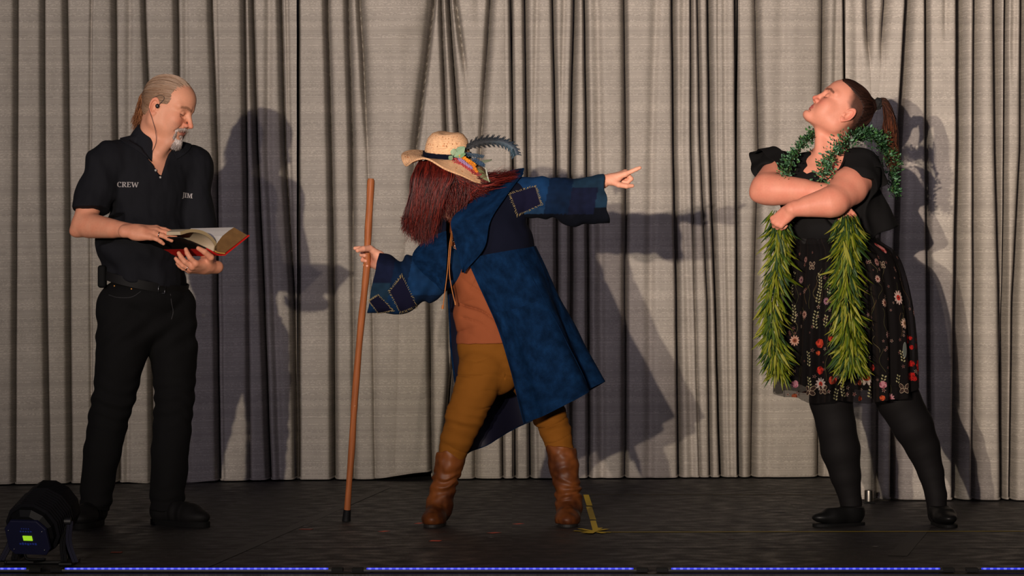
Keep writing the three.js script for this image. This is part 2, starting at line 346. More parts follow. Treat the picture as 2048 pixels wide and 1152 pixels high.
curtainPanel('wide flat grey drape panel with a gathered swag above the straw hat', 595, 1024, zBack, [
  F4(596, 596, 597, 598, 0.06, 4, 4), F4(651, 659, 664, 666, 0.1, 5, 9), F4(693, 702, 705, 708, 0.09, 5, 10, y => 1 - 0.75 * sstep(260, 620, y)), F4(717, 735, 745, 750, 0.07, 5, 14, y => 1 - 0.85 * sstep(120, 330, y)),
  F4(867, 831, 800, 790, 0.1, 10, 6, y => 1 - sstep(250, 440, y)), F4(881, 893, 897, 898, 0.08, 5, 5, y => 1 - 0.6 * sstep(300, 500, y)), F4(897, 918, 916, 880, 0.11, 6, 6), F4(911, 955, 960, 960, 0.06, 7, 5, y => 1 - sstep(60, 170, y)), F4(956, 958, 958, 958, 0.03, 10, 10, y => 1 - sstep(0, 80, y)),
  F4(979, 960, 950, 950, 0.075, 5, 12, y => 1 - 0.5 * sstep(60, 320, y)), F4(855, 855, 858, 862, 0.07, 5, 7, y => sstep(420, 620, y)), F4(1010, 1012, 1000, 1006, 0.08, 4, 4, y => sstep(500, 700, y)), F4(1022, 1026, 1028, 1030, 0.11, 4, 4)],
  px => botBack(px, px > 720 && px < 862 ? -14 * sstep(730, 860, px) : 0), -90,
  (px, py) => 0.035 * Math.sin((py + 0.0022 * (px - 790) ** 2) * 0.045) * Math.exp(-(((px - 830) / 45) ** 2)) * (1 - sstep(60, 170, py)) + 0.02 * Math.exp(-(((px - 790) / 70) ** 2)));
curtainPanel('grey woven drape panel carrying the shadow of the pointing arm', 1025, 1475, zBack, [
  F4(1022, 1026, 1028, 1030, 0.1, 4, 4), F4(1049, 1053, 1056, 1060, 0.1, 4, 8), F4(1074, 1068, 1075, 1080, 0.03, 6, 6), F4(1105, 1112, 1113, 1115, 0.1, 4, 6), F4(1128, 1122, 1125, 1128, 0.03, 5, 5, y => 1 - sstep(150, 300, y)), F4(1148, 1141, 1141, 1140, 0.1, 4, 10), F4(1169, 1174, 1176, 1178, 0.095, 4, 6), F4(1194, 1200, 1202, 1205, 0.045, 10, 7),
  F4(1250, 1254, 1252, 1252, 0.085, 8, 4), F4(1312, 1303, 1300, 1300, 0.04, 10, 8), F4(1345, 1348, 1354, 1358, 0.09, 4, 8), F4(1368, 1364, 1375, 1385, 0.035, 8, 6), F4(1382, 1383, 1390, 1400, 0.055, 3, 5, y => 1 - 0.6 * sstep(300, 600, y)), F4(1396, 1402, 1416, 1421, 0.06, 4, 4), F4(1417, 1421, 1432, 1442, 0.095, 4, 8), F4(1437, 1438, 1445, 1452, 0.025, 4, 4), F4(1449, 1451, 1458, 1464, 0.035, 7, 6), F4(1472, 1474, 1476, 1479, 0.1, 4, 6)],
  px => botBack(px), -90);
curtainPanel('smooth grey drape panel beside the hanging bamboo leaf strand', 1476, 1760, zBack, [
  F4(1471, 1474, 1476, 1479, 0.1, 4, 5), F4(1513, 1520, 1510, 1505, 0.06, 9, 9), F4(1565, 1560, 1540, 1535, 0.03, 14, 10), F4(1648, 1645, 1640, 1640, 0.06, 10, 9), F4(1674, 1668, 1660, 1655, 0.035, 6, 8), F4(1690, 1694, 1696, 1697, 0.1, 4, 8), F4(1730, 1730, 1730, 1730, 0.08, 6, 6)],
  px => botBack(px), -90);
const zFront = px => lerpTable([[1680, -1.36], [2048, -1.3], [2300, -1.25]], px);
curtainPanel('pale heavy drape panel hanging nearest the stage front behind the woman', 1690, 2230, zFront, [
  F4(1738, 1745, 1750, 1752, 0.06, 12, 7, y => 1 - sstep(40, 140, y)), F4(1772, 1750, 1745, 1745, 0.05, 8, 14, y => 1 - sstep(40, 140, y)), F4(1712, 1716, 1720, 1722, 0.03, 10, 10), F4(1815, 1798, 1790, 1785, 0.13, 4, 13), F4(1772, 1768, 1760, 1758, 0.05, 14, 8, y => sstep(200, 420, y)), F4(1854, 1855, 1858, 1862, 0.13, 4, 5), F4(1892, 1888, 1885, 1882, 0.03, 6, 6, y => 1 - sstep(30, 100, y)), F4(1918, 1918, 1912, 1910, 0.14, 5, 16), F4(1952, 1950, 1950, 1948, 0.06, 6, 14),
  F4(1994, 1996, 2004, 2008, 0.08, 9, 10), F4(2014, 2012, 2012, 2010, 0.1, 4, 4), F4(2030, 2028, 2030, 2032, 0.04, 8, 6, y => 1 - sstep(80, 200, y)), F4(2048, 2046, 2030, 2026, 0.07, 8, 6), F4(2100, 2100, 2100, 2100, 0.1), F4(2150, 2150, 2150, 2150, 0.1), F4(2200, 2200, 2200, 2200, 0.1)],
  px => 576 + CAM_Y * FOC / (CAM_D - zFront(px)) - 3, -90);

// black stage deck: rows of panels with open joints
const floorTex = dataTex(512, 512, (i, j) => { const v = 0.5 + 0.5 * noise(i * 0.02, j * 0.02, 5) * 0.8 + 0.25 * noise(i * 0.11, j * 0.13, 2) + (rnd() - 0.5) * 0.35; const t = clamp(v, 0, 1); return [15 + 16 * t, 12 + 14 * t, 12 + 14 * t]; });
const floorRough = dataTex(512, 512, (i, j) => clamp(150 + 60 * noise(i * 0.03, j * 0.03, 9) + 12 * noise(i * 0.2, j * 0.05, 3) + (rnd() - 0.5) * 40, 0, 255), false);
const floorMat = mat(0xffffff, 1, { map: floorTex, roughnessMap: floorRough, bumpMap: rep(floorRough, 3, 3), bumpScale: 0.0004 });
const deckDark = mat(lin(0.004, 0.004, 0.004), 0.9);
const floor = struct(new THREE.Group(), 'floor');
{
  const zs = [2.06, 1.1, 0.07, -1.0, -2.06, -3.12, -4.2], xs = [-5.2, 4.56];
  for (let a = 0; a < zs.length - 1; a++) for (let b = 0; b < xs.length - 1; b++) {
    const w = xs[b + 1] - xs[b] - 0.006, d = zs[a] - zs[a + 1] - 0.006, g = new RoundedBoxGeometry(w, 0.04, d, 1, 0.003);
    const p = g.attributes.position, uv = g.attributes.uv, cx = (xs[b] + xs[b + 1]) / 2, cz = (zs[a] + zs[a + 1]) / 2;
    for (let i = 0; i < p.count; i++) uv.setXY(i, (p.getX(i) + cx) * 0.8, (p.getZ(i) + cz) * 0.8);
    const m = new THREE.Mesh(g, floorMat); m.name = 'panel'; m.position.set(cx, -0.02 + ((a * 7 + b * 3) % 3 - 1) * 0.0006, cz); m.castShadow = m.receiveShadow = true; floor.add(m);
  }
  const base = new THREE.Mesh(new THREE.BoxGeometry(9.9, 0.9, 6.3), deckDark); base.name = 'deck_frame'; base.position.set(-0.3, -0.495, -1.06); floor.add(base);
}
struct(new THREE.Mesh(new THREE.BoxGeometry(14, 6, 0.2).translate(0, 2.05, -4.4), mat(lin(0.01, 0.01, 0.011), 0.95)), 'wall_back');

// gaffer seam strips that run slantwise over the deck
function floorStrip(a, b, w, name, label, category, m, group, y = 0.0012) {
  const d = vnorm(vsub(b, a)), n = [-d[2], 0, d[0]], S = sheet((u, v) => { const p = vmix(a, b, u), q = vadd(p, n, (v - 0.5) * w); q[1] = y + 0.0004 * noise(q[0] * 9, q[2] * 9, 1); return q; }, 24, 2, -0.0008, 1, 0.05);
  const t = thing(name, label, category, [a[0], 0, a[2]], group); add(t, 'tape', S, m); return t;
}
const fl = (px, py) => { const d = CAM_Y * FOC / (py - 576); return [(px - 1024) * d / FOC, 0, CAM_D - d]; };
const seamMat = mat(lin(0.012, 0.011, 0.011), 0.55);
floorStrip(fl(772, 975), fl(398, 1137), 0.05, 'seam_tape', 'black seam tape running slantwise across the floor left of the staff tip', 'tape', seamMat);
floorStrip(fl(1846, 1054), fl(1795, 1112), 0.07, 'seam_tape', 'black seam tape running slantwise across the floor below the woman', 'tape', seamMat);
const yel = mat(0xf2cc0e, 0.6), yelDim = mat(0xd8b818, 0.6), red = mat(0xff5f40, 0.6), whiteTape = mat(0x9a938c, 0.7);
// yellow blocking tape
floorStrip(fl(1172, 990), fl(1179, 1012), 0.026, 'yellow_tape', 'short yellow tape strip at the far corner of the marked box', 'tape', yel, undefined, 0.002);
floorStrip(fl(1178, 1014), fl(1186, 1040), 0.026, 'yellow_tape', 'yellow tape strip leading to the yellow tape cross', 'tape', yel, undefined, 0.002);
floorStrip(fl(1186, 1042), fl(1192, 1064), 0.024, 'yellow_tape', 'yellow tape strip joining the yellow tape cross', 'tape', yel, undefined, 0.002);
floorStrip(fl(1172, 990), fl(1700, 990), 0.008, 'tape_line', 'thin dull yellow line on the floor farthest from the audience', 'tape', mat(0x6e5c12, 0.7), undefined, 0.002);
floorStrip(fl(1196, 1065), fl(2120, 1063), 0.02, 'tape_line', 'long thin yellow line on the floor nearest the audience', 'tape', yelDim, undefined, 0.002);
{
  const t = thing('tape_cross', 'yellow tape cross on the floor beside the right boot', 'tape', [fl(1192, 1064)[0], 0, fl(1192, 1064)[2]]);
  for (const [a, b, y] of [[[1148, 1063], [1222, 1066], 0.003], [[1160, 1059], [1208, 1068], 0.0038], [[1166, 1068], [1214, 1060], 0.0046], [[1180, 1069], [1200, 1058], 0.0054]]) {
    const p = fl(...a), q = fl(...b), d = vnorm(vsub(q, p)), n = [-d[2], 0, d[0]];
    add(t, 'strip', sheet((u, v) => { const w = vadd(vmix(p, q, u), n, (v - 0.5) * 0.024); w[1] = y; return w; }, 6, 1, -0.0008, 0.2, 0.02), yel);
  }
}
for (const [px, py, w, rot, lb] of [[768, 1063, 12, 0.3, 'small red tape mark on the floor right of the staff tip'], [871, 1082, 20, 0.1, 'long thin red tape mark nearest the stage edge'], [988, 1066, 12, 0.5, 'small red tape mark on the floor midway between the boots'], [1037, 1048, 10, 0.4, 'small red tape mark on the floor nearest the right boot'], [838, 1047, 12, 0.2, 'red tape mark at the toe of the left boot'], [612, 1059, 24, 0.1, 'faded red tape mark beside the slanting floor seam'], [233, 1105, 20, 0.0, 'dark red tape mark on the floor beside the black stage light']]) {
  const c = fl(px, py), L = w * 0.5 / 488, a = [c[0] - L, 0, c[2] - L * rot * 2], b = [c[0] + L, 0, c[2] + L * rot * 2];
  floorStrip(a, b, 0.05, 'red_tape_mark', lb, 'tape', px < 700 ? mat(0xa8452f, 0.7) : red, 'red spike marks');
}
for (const [px, py, w, lb] of [[612, 1054, 10, 'pale scuff of tape beside the faded red mark'], [982, 1075, 8, 'pale tape scrap below the red mark between the boots'], [1750, 1093, 8, 'pale tape scrap on the floor in front of the woman'], [1462, 1079, 10, 'reddish tape scrap on the floor under the long yellow line']]) {
  const c = fl(px, py), L = w * 0.5 / 488; floorStrip([c[0] - L, 0, c[2]], [c[0] + L, 0, c[2] + 0.01], 0.02, 'tape_scrap', lb, 'tape', px === 1462 ? mat(0x6e4a40, 0.7) : whiteTape, 'pale tape scraps');
}
floorStrip(fl(1530, 1024), fl(1570, 1025), 0.02, 'tape_scrap', 'dark tape scrap on the floor left of the black shoe', 'tape', deckDark);

// blue light bars along the stage edge
const ledMat = new THREE.MeshStandardMaterial({ color: 0x101030, emissive: new THREE.Color(0.03, 0.05, 1.0), emissiveIntensity: 0.75, roughness: 0.4 });
const ledHot = new THREE.MeshStandardMaterial({ color: 0x202040, emissive: new THREE.Color(0.16, 0.18, 1.0), emissiveIntensity: 1.1, roughness: 0.4 });
const alu = mat(lin(0.02, 0.02, 0.022), 0.4, { metalness: 0.6 });
{
  const z = 2.02, s = (CAM_D - z) / FOC, yb = 0.002;
  const ledGeo = new RoundedBoxGeometry(0.011, 0.006, 0.005, 1, 0.002); ledGeo.userData.local = true;
  for (const [a, b, lb] of [[-470, 53, 'blue light bar at the stage edge in front of the black stage light'], [130, 657, 'blue light bar at the stage edge below the man with the book'], [733, 1267, 'blue light bar at the stage edge below the boots'], [1342, 1880, 'blue light bar at the stage edge below the woman'], [1962, 2480, 'blue light bar at the stage edge at the right end of the row']]) {
    const x0 = (a - 1024) * s, x1 = (b - 1024) * s, xc = (x0 + x1) / 2, L = x1 - x0;
    const t = thing('light_bar', lb, 'light bar', [xc, 0, z], 'blue light bars along the stage edge');
    add(t, 'channel', new RoundedBoxGeometry(L + 0.05, 0.012, 0.03, 1, 0.003).translate(xc, yb + 0.006, z - 0.008), alu);
    add(t, 'diffuser', new RoundedBoxGeometry(L, 0.0065, 0.006, 1, 0.002).translate(xc, yb + 0.012, z + 0.006), ledMat);
    const n = Math.round(L / 0.0235);
    for (let i = 0; i < n; i++) { const x = -L / 2 + (i + 0.5) * L / n; if (x + xc < -2 || x + xc > 2) continue; const m = new THREE.Mesh(ledGeo, ledHot); m.name = 'led'; m.position.set(x, yb + 0.012, 0.0085); m.castShadow = true; t.add(m); }
    for (const e of [-1, 1]) add(t, 'end_clip', new RoundedBoxGeometry(0.04, 0.014, 0.04, 1, 0.003).translate(xc + e * (L / 2 + 0.03), yb + 0.007, z - 0.008), deckDark);
    const pl = new THREE.RectAreaLight(new THREE.Color(0.12, 0.14, 1.0), 1.6, L, 0.006); pl.position.set(xc, yb + 0.017, z + 0.012); pl.lookAt(xc, 1.0, z + 1.5); scene.add(pl);
  }
  // supply cord between the bars
  const S = new Soup(); S.tube(cmCurve([P(650, 1146, 2.05), P(690, 1148, 2.06), P(715, 1146, 2.055), P(740, 1147, 2.05)].map(p => [p[0], 0.004, p[2]]), 20), 0.003, 6);
  const c = thing('power_cord', 'short black cord linking two light bars left of the staff', 'cord', [P(690, 1146, 2.05)[0], 0, 2.05]); add(c, 'cord', S.geo(false), deckDark);
}
// steel drape base post behind the woman's foot
{
  const c = fl(1738, 1006), t = thing('drape_post', 'short steel post on a base plate between the legs of the woman', 'post', [c[0], 0, c[2] ]);
  const st = mat(lin(0.35, 0.32, 0.28), 0.35, { metalness: 1 });
  const prof = [[0, 0], [0.019, 0], [0.021, 0.002], [0.021, 0.05], [0.019, 0.053], [0.0, 0.053]].map(q => new THREE.Vector2(q[0], q[1]));
  add(t, 'post', new THREE.LatheGeometry(prof, 28).translate(c[0], 0.006, c[2]), st);
  add(t, 'base_plate', new RoundedBoxGeometry(0.05, 0.006, 0.05, 1, 0.002).translate(c[0], 0.003, c[2]), deckDark);
}
// ---------------------------------------------------------------- people: shared builders
// head in its own frame: x = face forward, y = up, z = to the right side; mirrored in z. Height about 0.235
function headField(o = {}) {
  const F = new Field(), jw = o.jaw ?? 0.047, fat = o.fat ?? 0, nl = o.nose ?? 0, lid = o.lid ?? 0;
  F.ell([-0.014, 0.034, 0], [0.098, 0.086, 0.076], 0.02);
  F.ell([0.028, 0.045, 0], [0.062, 0.06, 0.062], 0.03);
  F.ell([0.03, -0.03, 0], [0.058, 0.078, 0.059 + fat], 0.03);
  F.ell([-0.005, -0.045, 0.03], [0.05, 0.05, 0.034 + fat], 0.03);
  F.cone([-0.012, -0.062, jw], [0.066, -0.1, 0.012], 0.02 + fat, 0.017, 0.03);
  F.cone([-0.02, -0.02, jw + 0.006], [-0.012, -0.065, jw], 0.02, 0.019 + fat, 0.03);
  const lx = o.lipX ?? 0, ch = o.chin ?? 0;
  F.ell([0.079 + ch, -0.1, 0], [0.018, 0.017, 0.02], 0.02);
  F.ell([0.056, -0.028, 0.042], [0.026, 0.022, 0.02 + fat], 0.025);
  F.ell([0.052, -0.06, 0.036], [0.026, 0.026, 0.018 + fat], 0.03);
  F.ell([0.072 + lx, -0.064, 0], [0.024, 0.03, 0.03], 0.02);
  F.cone([0.083, 0.022, 0.01], [0.062, 0.024, 0.052], 0.0115, 0.011, 0.016);
  F.ell([0.093 - (o.deep ?? 0), 0.002, 0.031], [0.016, 0.0125, 0.0175], 0.012, null, 1);
  if (o.folds) F.cone([0.091, -0.042, 0.021], [0.078, -0.07, 0.039], 0.0012, 0.0012, 0.012, 1).cone([0.084, -0.013, 0.022], [0.074, -0.015, 0.044], 0.001, 0.001, 0.01, 1);
  F.ell([0.0745 - (o.deep ?? 0), 0.001, 0.031], [0.0128, 0.012, 0.0135], 0.004);
  F.cone([0.0735, 0.006 + lid, 0.02], [0.066, 0.006 + lid, 0.043], 0.0105, 0.0105, 0.005);
  F.cone([0.083, 0.014, 0], [0.104 + nl, -0.026, 0], 0.0085, 0.0105 * (o.tip ?? 1), 0.012);
  F.ell([0.108 + nl, -0.034, 0], [0.0125 * (o.tip ?? 1), 0.0105 * (o.tip ?? 1), 0.0115 * (o.tip ?? 1)], 0.008);
  F.ell([0.095 + nl * 0.5, -0.038, 0.0125], [0.0125, 0.0085, 0.0085], 0.006);
  F.ell([0.101 + nl * 0.6, -0.0465, 0.0068], [0.006, 0.005, 0.0042], 0.003, null, 1);
  F.ell([0.0905 + lx, -0.0625, 0], [0.0085, 0.0058, 0.0225], 0.006);
  F.ell([0.0885 + lx, -0.074, 0], [0.0095, 0.0072, 0.019], 0.006);
  F.cone([0.1005 + lx, -0.0682, 0], [0.079 + lx, -0.0695, 0.026], 0.0018, 0.0022, 0.004, 1);
  F.ell([0.091 + lx, -0.086, 0], [0.008, 0.006, 0.016], 0.01, null, 1);
  // ear
  const a = 0.38, ex = [Math.cos(a) * 0.985, 0.17, -Math.sin(a)], ez0 = [Math.sin(a), 0, Math.cos(a)], ez = vnorm(vsub(ez0, vscale(vnorm(ex), vdot(ez0, vnorm(ex))))), exn = vnorm(ex), ey = vcross(ez, exn), ec = [-0.022, -0.006 + (o.earY ?? 0), 0.079];
  F.ell(ec, [0.0175, 0.031, 0.0055], 0.006, [exn, ey, ez]);
  F.custom((x, y, z) => {
    const q = [x - ec[0], y - ec[1], z - ec[2]], A = vdot(q, exn), b = vdot(q, ey), c = vdot(q, ez) - 0.005, rx = 0.0165 * (b < -0.008 ? 1 - 0.35 * clamp((-b - 0.008) / 0.024, 0, 1) : 1), ry = 0.0305;
    const k = Math.hypot(A / rx, b / ry), dd = (k - 1) * 0.019, open = A > 0.006 && b < 0.012 && b > -0.02 ? 0.005 : 0;
    return Math.hypot(dd, c) - 0.0042 + open;
  }, 0.004, 0, ec, 0.04);
  F.ell(vadd(vadd(ec, ez, 0.006), ey, -0.002), [0.008, 0.0155, 0.006], 0.004, [exn, ey, ez], 1);
  F.ell(vadd(vadd(vadd(ec, ez, 0.004), ey, -0.027), exn, 0.004), [0.0085, 0.009, 0.0055], 0.005, [exn, ey, ez]);
  F.ell(vadd(vadd(vadd(ec, ez, 0.004), ey, -0.008), exn, 0.013), [0.0045, 0.007, 0.0045], 0.004, [exn, ey, ez]);
  return F;
}
const segD = (p, a, b) => { const ba = vsub(b, a), pa = vsub(p, a), t = clamp(vdot(pa, ba) / vdot(ba, ba), 0, 1); return vlen(vsub(pa, vscale(ba, t))); };
function headColor(o) {                 // natural colouring of the face: lips, brows, lashes, blush
  const base = o.base, blush = o.blush, lip = o.lip, brow = o.brow, lash = o.lash;
  return (x, y, z) => {
    const s = Math.abs(z), p = [x, y, s]; let c = base;
    const n1 = noise(x * 60, y * 60, z * 60), n2 = noise(x * 220, y * 220, z * 220);
    c = vmix(c, blush, clamp(0.5 * Math.exp(-(((x - 0.07) / 0.03) ** 2 + ((y + 0.03) / 0.025) ** 2 + ((s - 0.04) / 0.022) ** 2)) + 0.55 * Math.exp(-(((x - 0.112) / 0.02) ** 2 + ((y + 0.036) / 0.014) ** 2)) + 0.4 * sstep(0.077, 0.09, s) + 0.08 * n1, 0, 1));
    c = vscale(c, 1 + 0.05 * n1 + 0.05 * n2);
    const l1 = Math.hypot((y + 0.0685) / 0.0115, s / 0.024) + 0.15 * n2; if (x > 0.07 && l1 < 1.15) c = vmix(c, lip, 0.8 * (1 - sstep(0.85, 1.15, l1)));
    const pf = [x * 0.35, y, s], fx = q => [q[0] * 0.35, q[1], q[2]], bd = x < 0.05 ? 1 : Math.min(segD(pf, fx([0.094, 0.0215, 0.011]), fx([0.088, 0.0275, 0.034])), segD(pf, fx([0.088, 0.0275, 0.034]), fx([0.07, 0.0225, 0.053]))); if (brow) c = vmix(c, brow, o.browW ? clamp(o.browW * (1 - sstep(0.003, 0.0078, bd + 0.0016 * n2)), 0, 1) : 0.75 * (1 - sstep(0.003, 0.0065, bd)));
    const ld = x < 0.05 ? 1 : Math.min(segD(pf, fx([0.086, o.lashY, 0.02]), fx([0.0868, o.lashY - 0.0022, 0.032])), segD(pf, fx([0.0868, o.lashY - 0.0022, 0.032]), fx([0.077, o.lashY, 0.045]))); c = vmix(c, lash, 0.85 * (1 - sstep(0.0012, 0.003, ld)));
    if (o.more) c = o.more(x, y, z, c, n1, n2);
    return c;
  };
}
// hand joined to an arm field. d: wrist to knuckles, n: out of the palm; side +1 right hand, -1 left hand
function addHand(F, wrist, d, n, side, o = {}) {
  const s = o.s ?? 1; d = vnorm(d); n = vnorm(vsub(n, vscale(d, vdot(n, d)))); const l = vscale(vcross(d, n), side);
  const at = (a, b, c) => [0, 1, 2].map(i => wrist[i] + s * (d[i] * a + l[i] * b + n[i] * c));
  const dir = (a, b, c) => vnorm([0, 1, 2].map(i => d[i] * a + l[i] * b + n[i] * c));
  const kb = [0.029, 0.0095, -0.0105, -0.029], kd = [0.088, 0.092, 0.087, 0.077], len = [0.07, 0.078, 0.073, 0.056], rad = [0.0095, 0.0098, 0.0092, 0.0082];
  const arch = o.arch ?? 0.004, info = { tips: [], mids: [], base: [] };
  F.cone(at(-0.03, 0.005, 0), at(0.02, 0.008, 0), 0.022 * s, 0.021 * s, 0.01); F.cone(at(-0.03, -0.006, 0), at(0.02, -0.01, 0), 0.021 * s, 0.019 * s, 0.01);
  for (let i = 0; i < 4; i++) {
    const k = at(kd[i], kb[i], i === 0 || i === 3 ? arch : 0);
    F.cone(at(0.01, kb[i] * 0.55, 0.002), k, 0.017 * s, 0.0125 * s, 0.012);
    const fl = (o.curl && o.curl[i]) || [0.25, 0.3, 0.2], sp = (o.spread ?? 0.06) * (1.3 - i * 0.85) + ((o.yaw && o.yaw[i]) || 0);
    let q = k, th = 0; const L = [0.47, 0.3, 0.23], r = [rad[i] * 1.08, rad[i], rad[i] * 0.94, rad[i] * 0.78];
    info.base.push(k);
    for (let j = 0; j < 3; j++) { th += fl[j]; const c = Math.cos(th), v = dir(c * Math.cos(sp), Math.sin(sp) * Math.max(0, c), Math.sin(th)), e = vadd(q, v, len[i] * L[j] * s * (o.fl ?? 1)); F.cone(q, e, r[j] * s, r[j + 1] * s, j ? 0.003 : 0.007); q = e; if (j === 0) info.mids.push(q); }
    info.tips.push(q);
  }
  F.ell(at(0.035, 0.02, 0.01), [0.02 * s, 0.03 * s, 0.016 * s], 0.014, [n, d, l]);
  F.ell(at(0.03, -0.022, 0.008), [0.014 * s, 0.034 * s, 0.014 * s], 0.014, [n, d, l]);
  const th = o.thumb || [[0.6, 0.75, 0.25], [0.85, 0.45, 0.3], [0.95, 0.2, 0.25]];
  let q = at(0.018, 0.022, 0.008); const tr = [0.0155, 0.0125, 0.011, 0.0085], tl = [0.046, 0.034, 0.027];
  for (let j = 0; j < 3; j++) { const e = vadd(q, dir(...th[j]), tl[j] * s); F.cone(q, e, tr[j] * s, tr[j + 1] * s, j ? 0.003 : 0.012); q = e; }
  info.tips.push(q); info.at = at; info.dir = dir; return info;
}
const skinMat = mat(0xffffff, 0.52, { vertexColors: true, sheen: 0.15, sheenRoughness: 0.5, sheenColor: lin(1, 0.6, 0.45), specularIntensity: 0.5 });
const hairMat = mat(0xffffff, 0.62, { vertexColors: true, specularIntensity: 0.3 });
const clothBump = dataTex(256, 256, (i, j) => 128 + 70 * Math.sin(i * 0.7854) * Math.sin(j * 0.7854) + (rnd() - 0.5) * 60, false);
const clothUV = rep(clothBump, 12, 12);
function skinColor(base, blush) { return (x, y, z) => { const a = noise(x * 30, y * 30, z * 30), b = noise(x * 140, y * 140, z * 140); return vscale(vmix(base, blush, clamp(0.3 + 0.35 * a, 0, 1)), 1 + 0.06 * b); }; }
function ringGeo(c, axis, R, r) { const g = new THREE.TorusGeometry(R, r, 10, 28); g.applyQuaternion(new THREE.Quaternion().setFromUnitVectors(new THREE.Vector3(0, 0, 1), new THREE.Vector3(...vnorm(axis)))); g.translate(...c); return g; }
function ballGeo(c, r, sx = 1, sy = 1, sz = 1) { const g = new THREE.SphereGeometry(r, 16, 12); g.scale(sx, sy, sz); g.translate(...c); return g; }
function mergeAll(list) {               // geometries of one continuous body; same attributes
  return mergeGeometries(list.map(g => { if (!g.attributes.color) { g.setAttribute('color', new THREE.Float32BufferAttribute(new Float32Array(g.attributes.position.count * 3).fill(1), 3)); } return g; }));
}
// letters sewn onto a surface: dist = field of the garment, frame at the chest
const font = await new FontLoader().loadAsync('fonts/droid/droid_serif_bold.typeface.json');
function lettering(text, size, fr, dist, depth = 0.0012) {
  const g = new TextGeometry(text, { font, size, depth, curveSegments: 5, bevelEnabled: false }); g.computeBoundingBox(); const bb = g.boundingBox, cx = (bb.min.x + bb.max.x) / 2, cy = (bb.min.y + bb.max.y) / 2;
  const p = g.attributes.position;
  for (let i = 0; i < p.count; i++) {
    const base = vadd(vadd(fr.o, fr.u, p.getY(i) - cy), fr.r, -(p.getX(i) - cx)); let q = vadd(base, fr.f, 0.12), t = 0;
    for (let k = 0; k < 60; k++) { const d = dist(q[0], q[1], q[2]); if (d < 0.0004) break; q = vadd(q, fr.f, -d * 0.8); t += d; }
    q = vadd(q, fr.f, p.getZ(i)); p.setXYZ(i, ...q);
  }
  g.computeVertexNormals(); return g;
}
// shoe in its own frame: x = toe, y = up, z = right; heel at origin on the ground
function shoeGeo(o) {
  const F = new Field(), L = o.len ?? 0.29, w = o.w ?? 0.046;
  F.ell([0.04, 0.045, 0], [0.05, 0.05, w * 0.82], 0.02);
  F.cone([0.05, 0.04, 0], [L - 0.09, 0.035, 0], w * 0.85, w * 0.95, 0.02);
  F.ell([L - 0.075, 0.03, 0.003], [0.078, o.toeH ?? 0.034, w], 0.02);
  F.cone([0.055, 0.05, 0], [0.05, o.top ?? 0.095, 0], w * 0.8, w * 0.86, 0.03);
  F.cone([0.07, 0.07, 0], [L - 0.1, 0.04, 0], w * 0.6, w * 0.6, 0.03);
  F.half([0, 0.002, 0], [0, -1, 0], 0.004);
  F.half([0, o.top ?? 0.095, 0], [0, 1, 0], 0.006);
  if (o.post) F.post = o.post;
  return meshF(F, o.cell ?? 0.0045, {});
}
function soleGeo(L, w, h) {
  const sh = new THREE.Shape(), pts = []; for (let i = 0; i <= 40; i++) { const a = i / 40 * 6.28318, c = Math.cos(a), s = Math.sin(a), wide = w * (0.82 + 0.2 * sstep(-0.2, 0.7, c)); pts.push(new THREE.Vector2(L / 2 - 0.005 + (L / 2 + 0.004) * Math.sign(c) * Math.abs(c) ** 0.8, wide * Math.sign(s) * Math.abs(s) ** 0.85)); }
  sh.setFromPoints(pts); const g = new THREE.ExtrudeGeometry(sh, { depth: h, bevelEnabled: true, bevelSize: 0.002, bevelThickness: 0.002, bevelSegments: 2 }); g.rotateX(-Math.PI / 2); g.translate(0, 0.002, 0); return g;
}
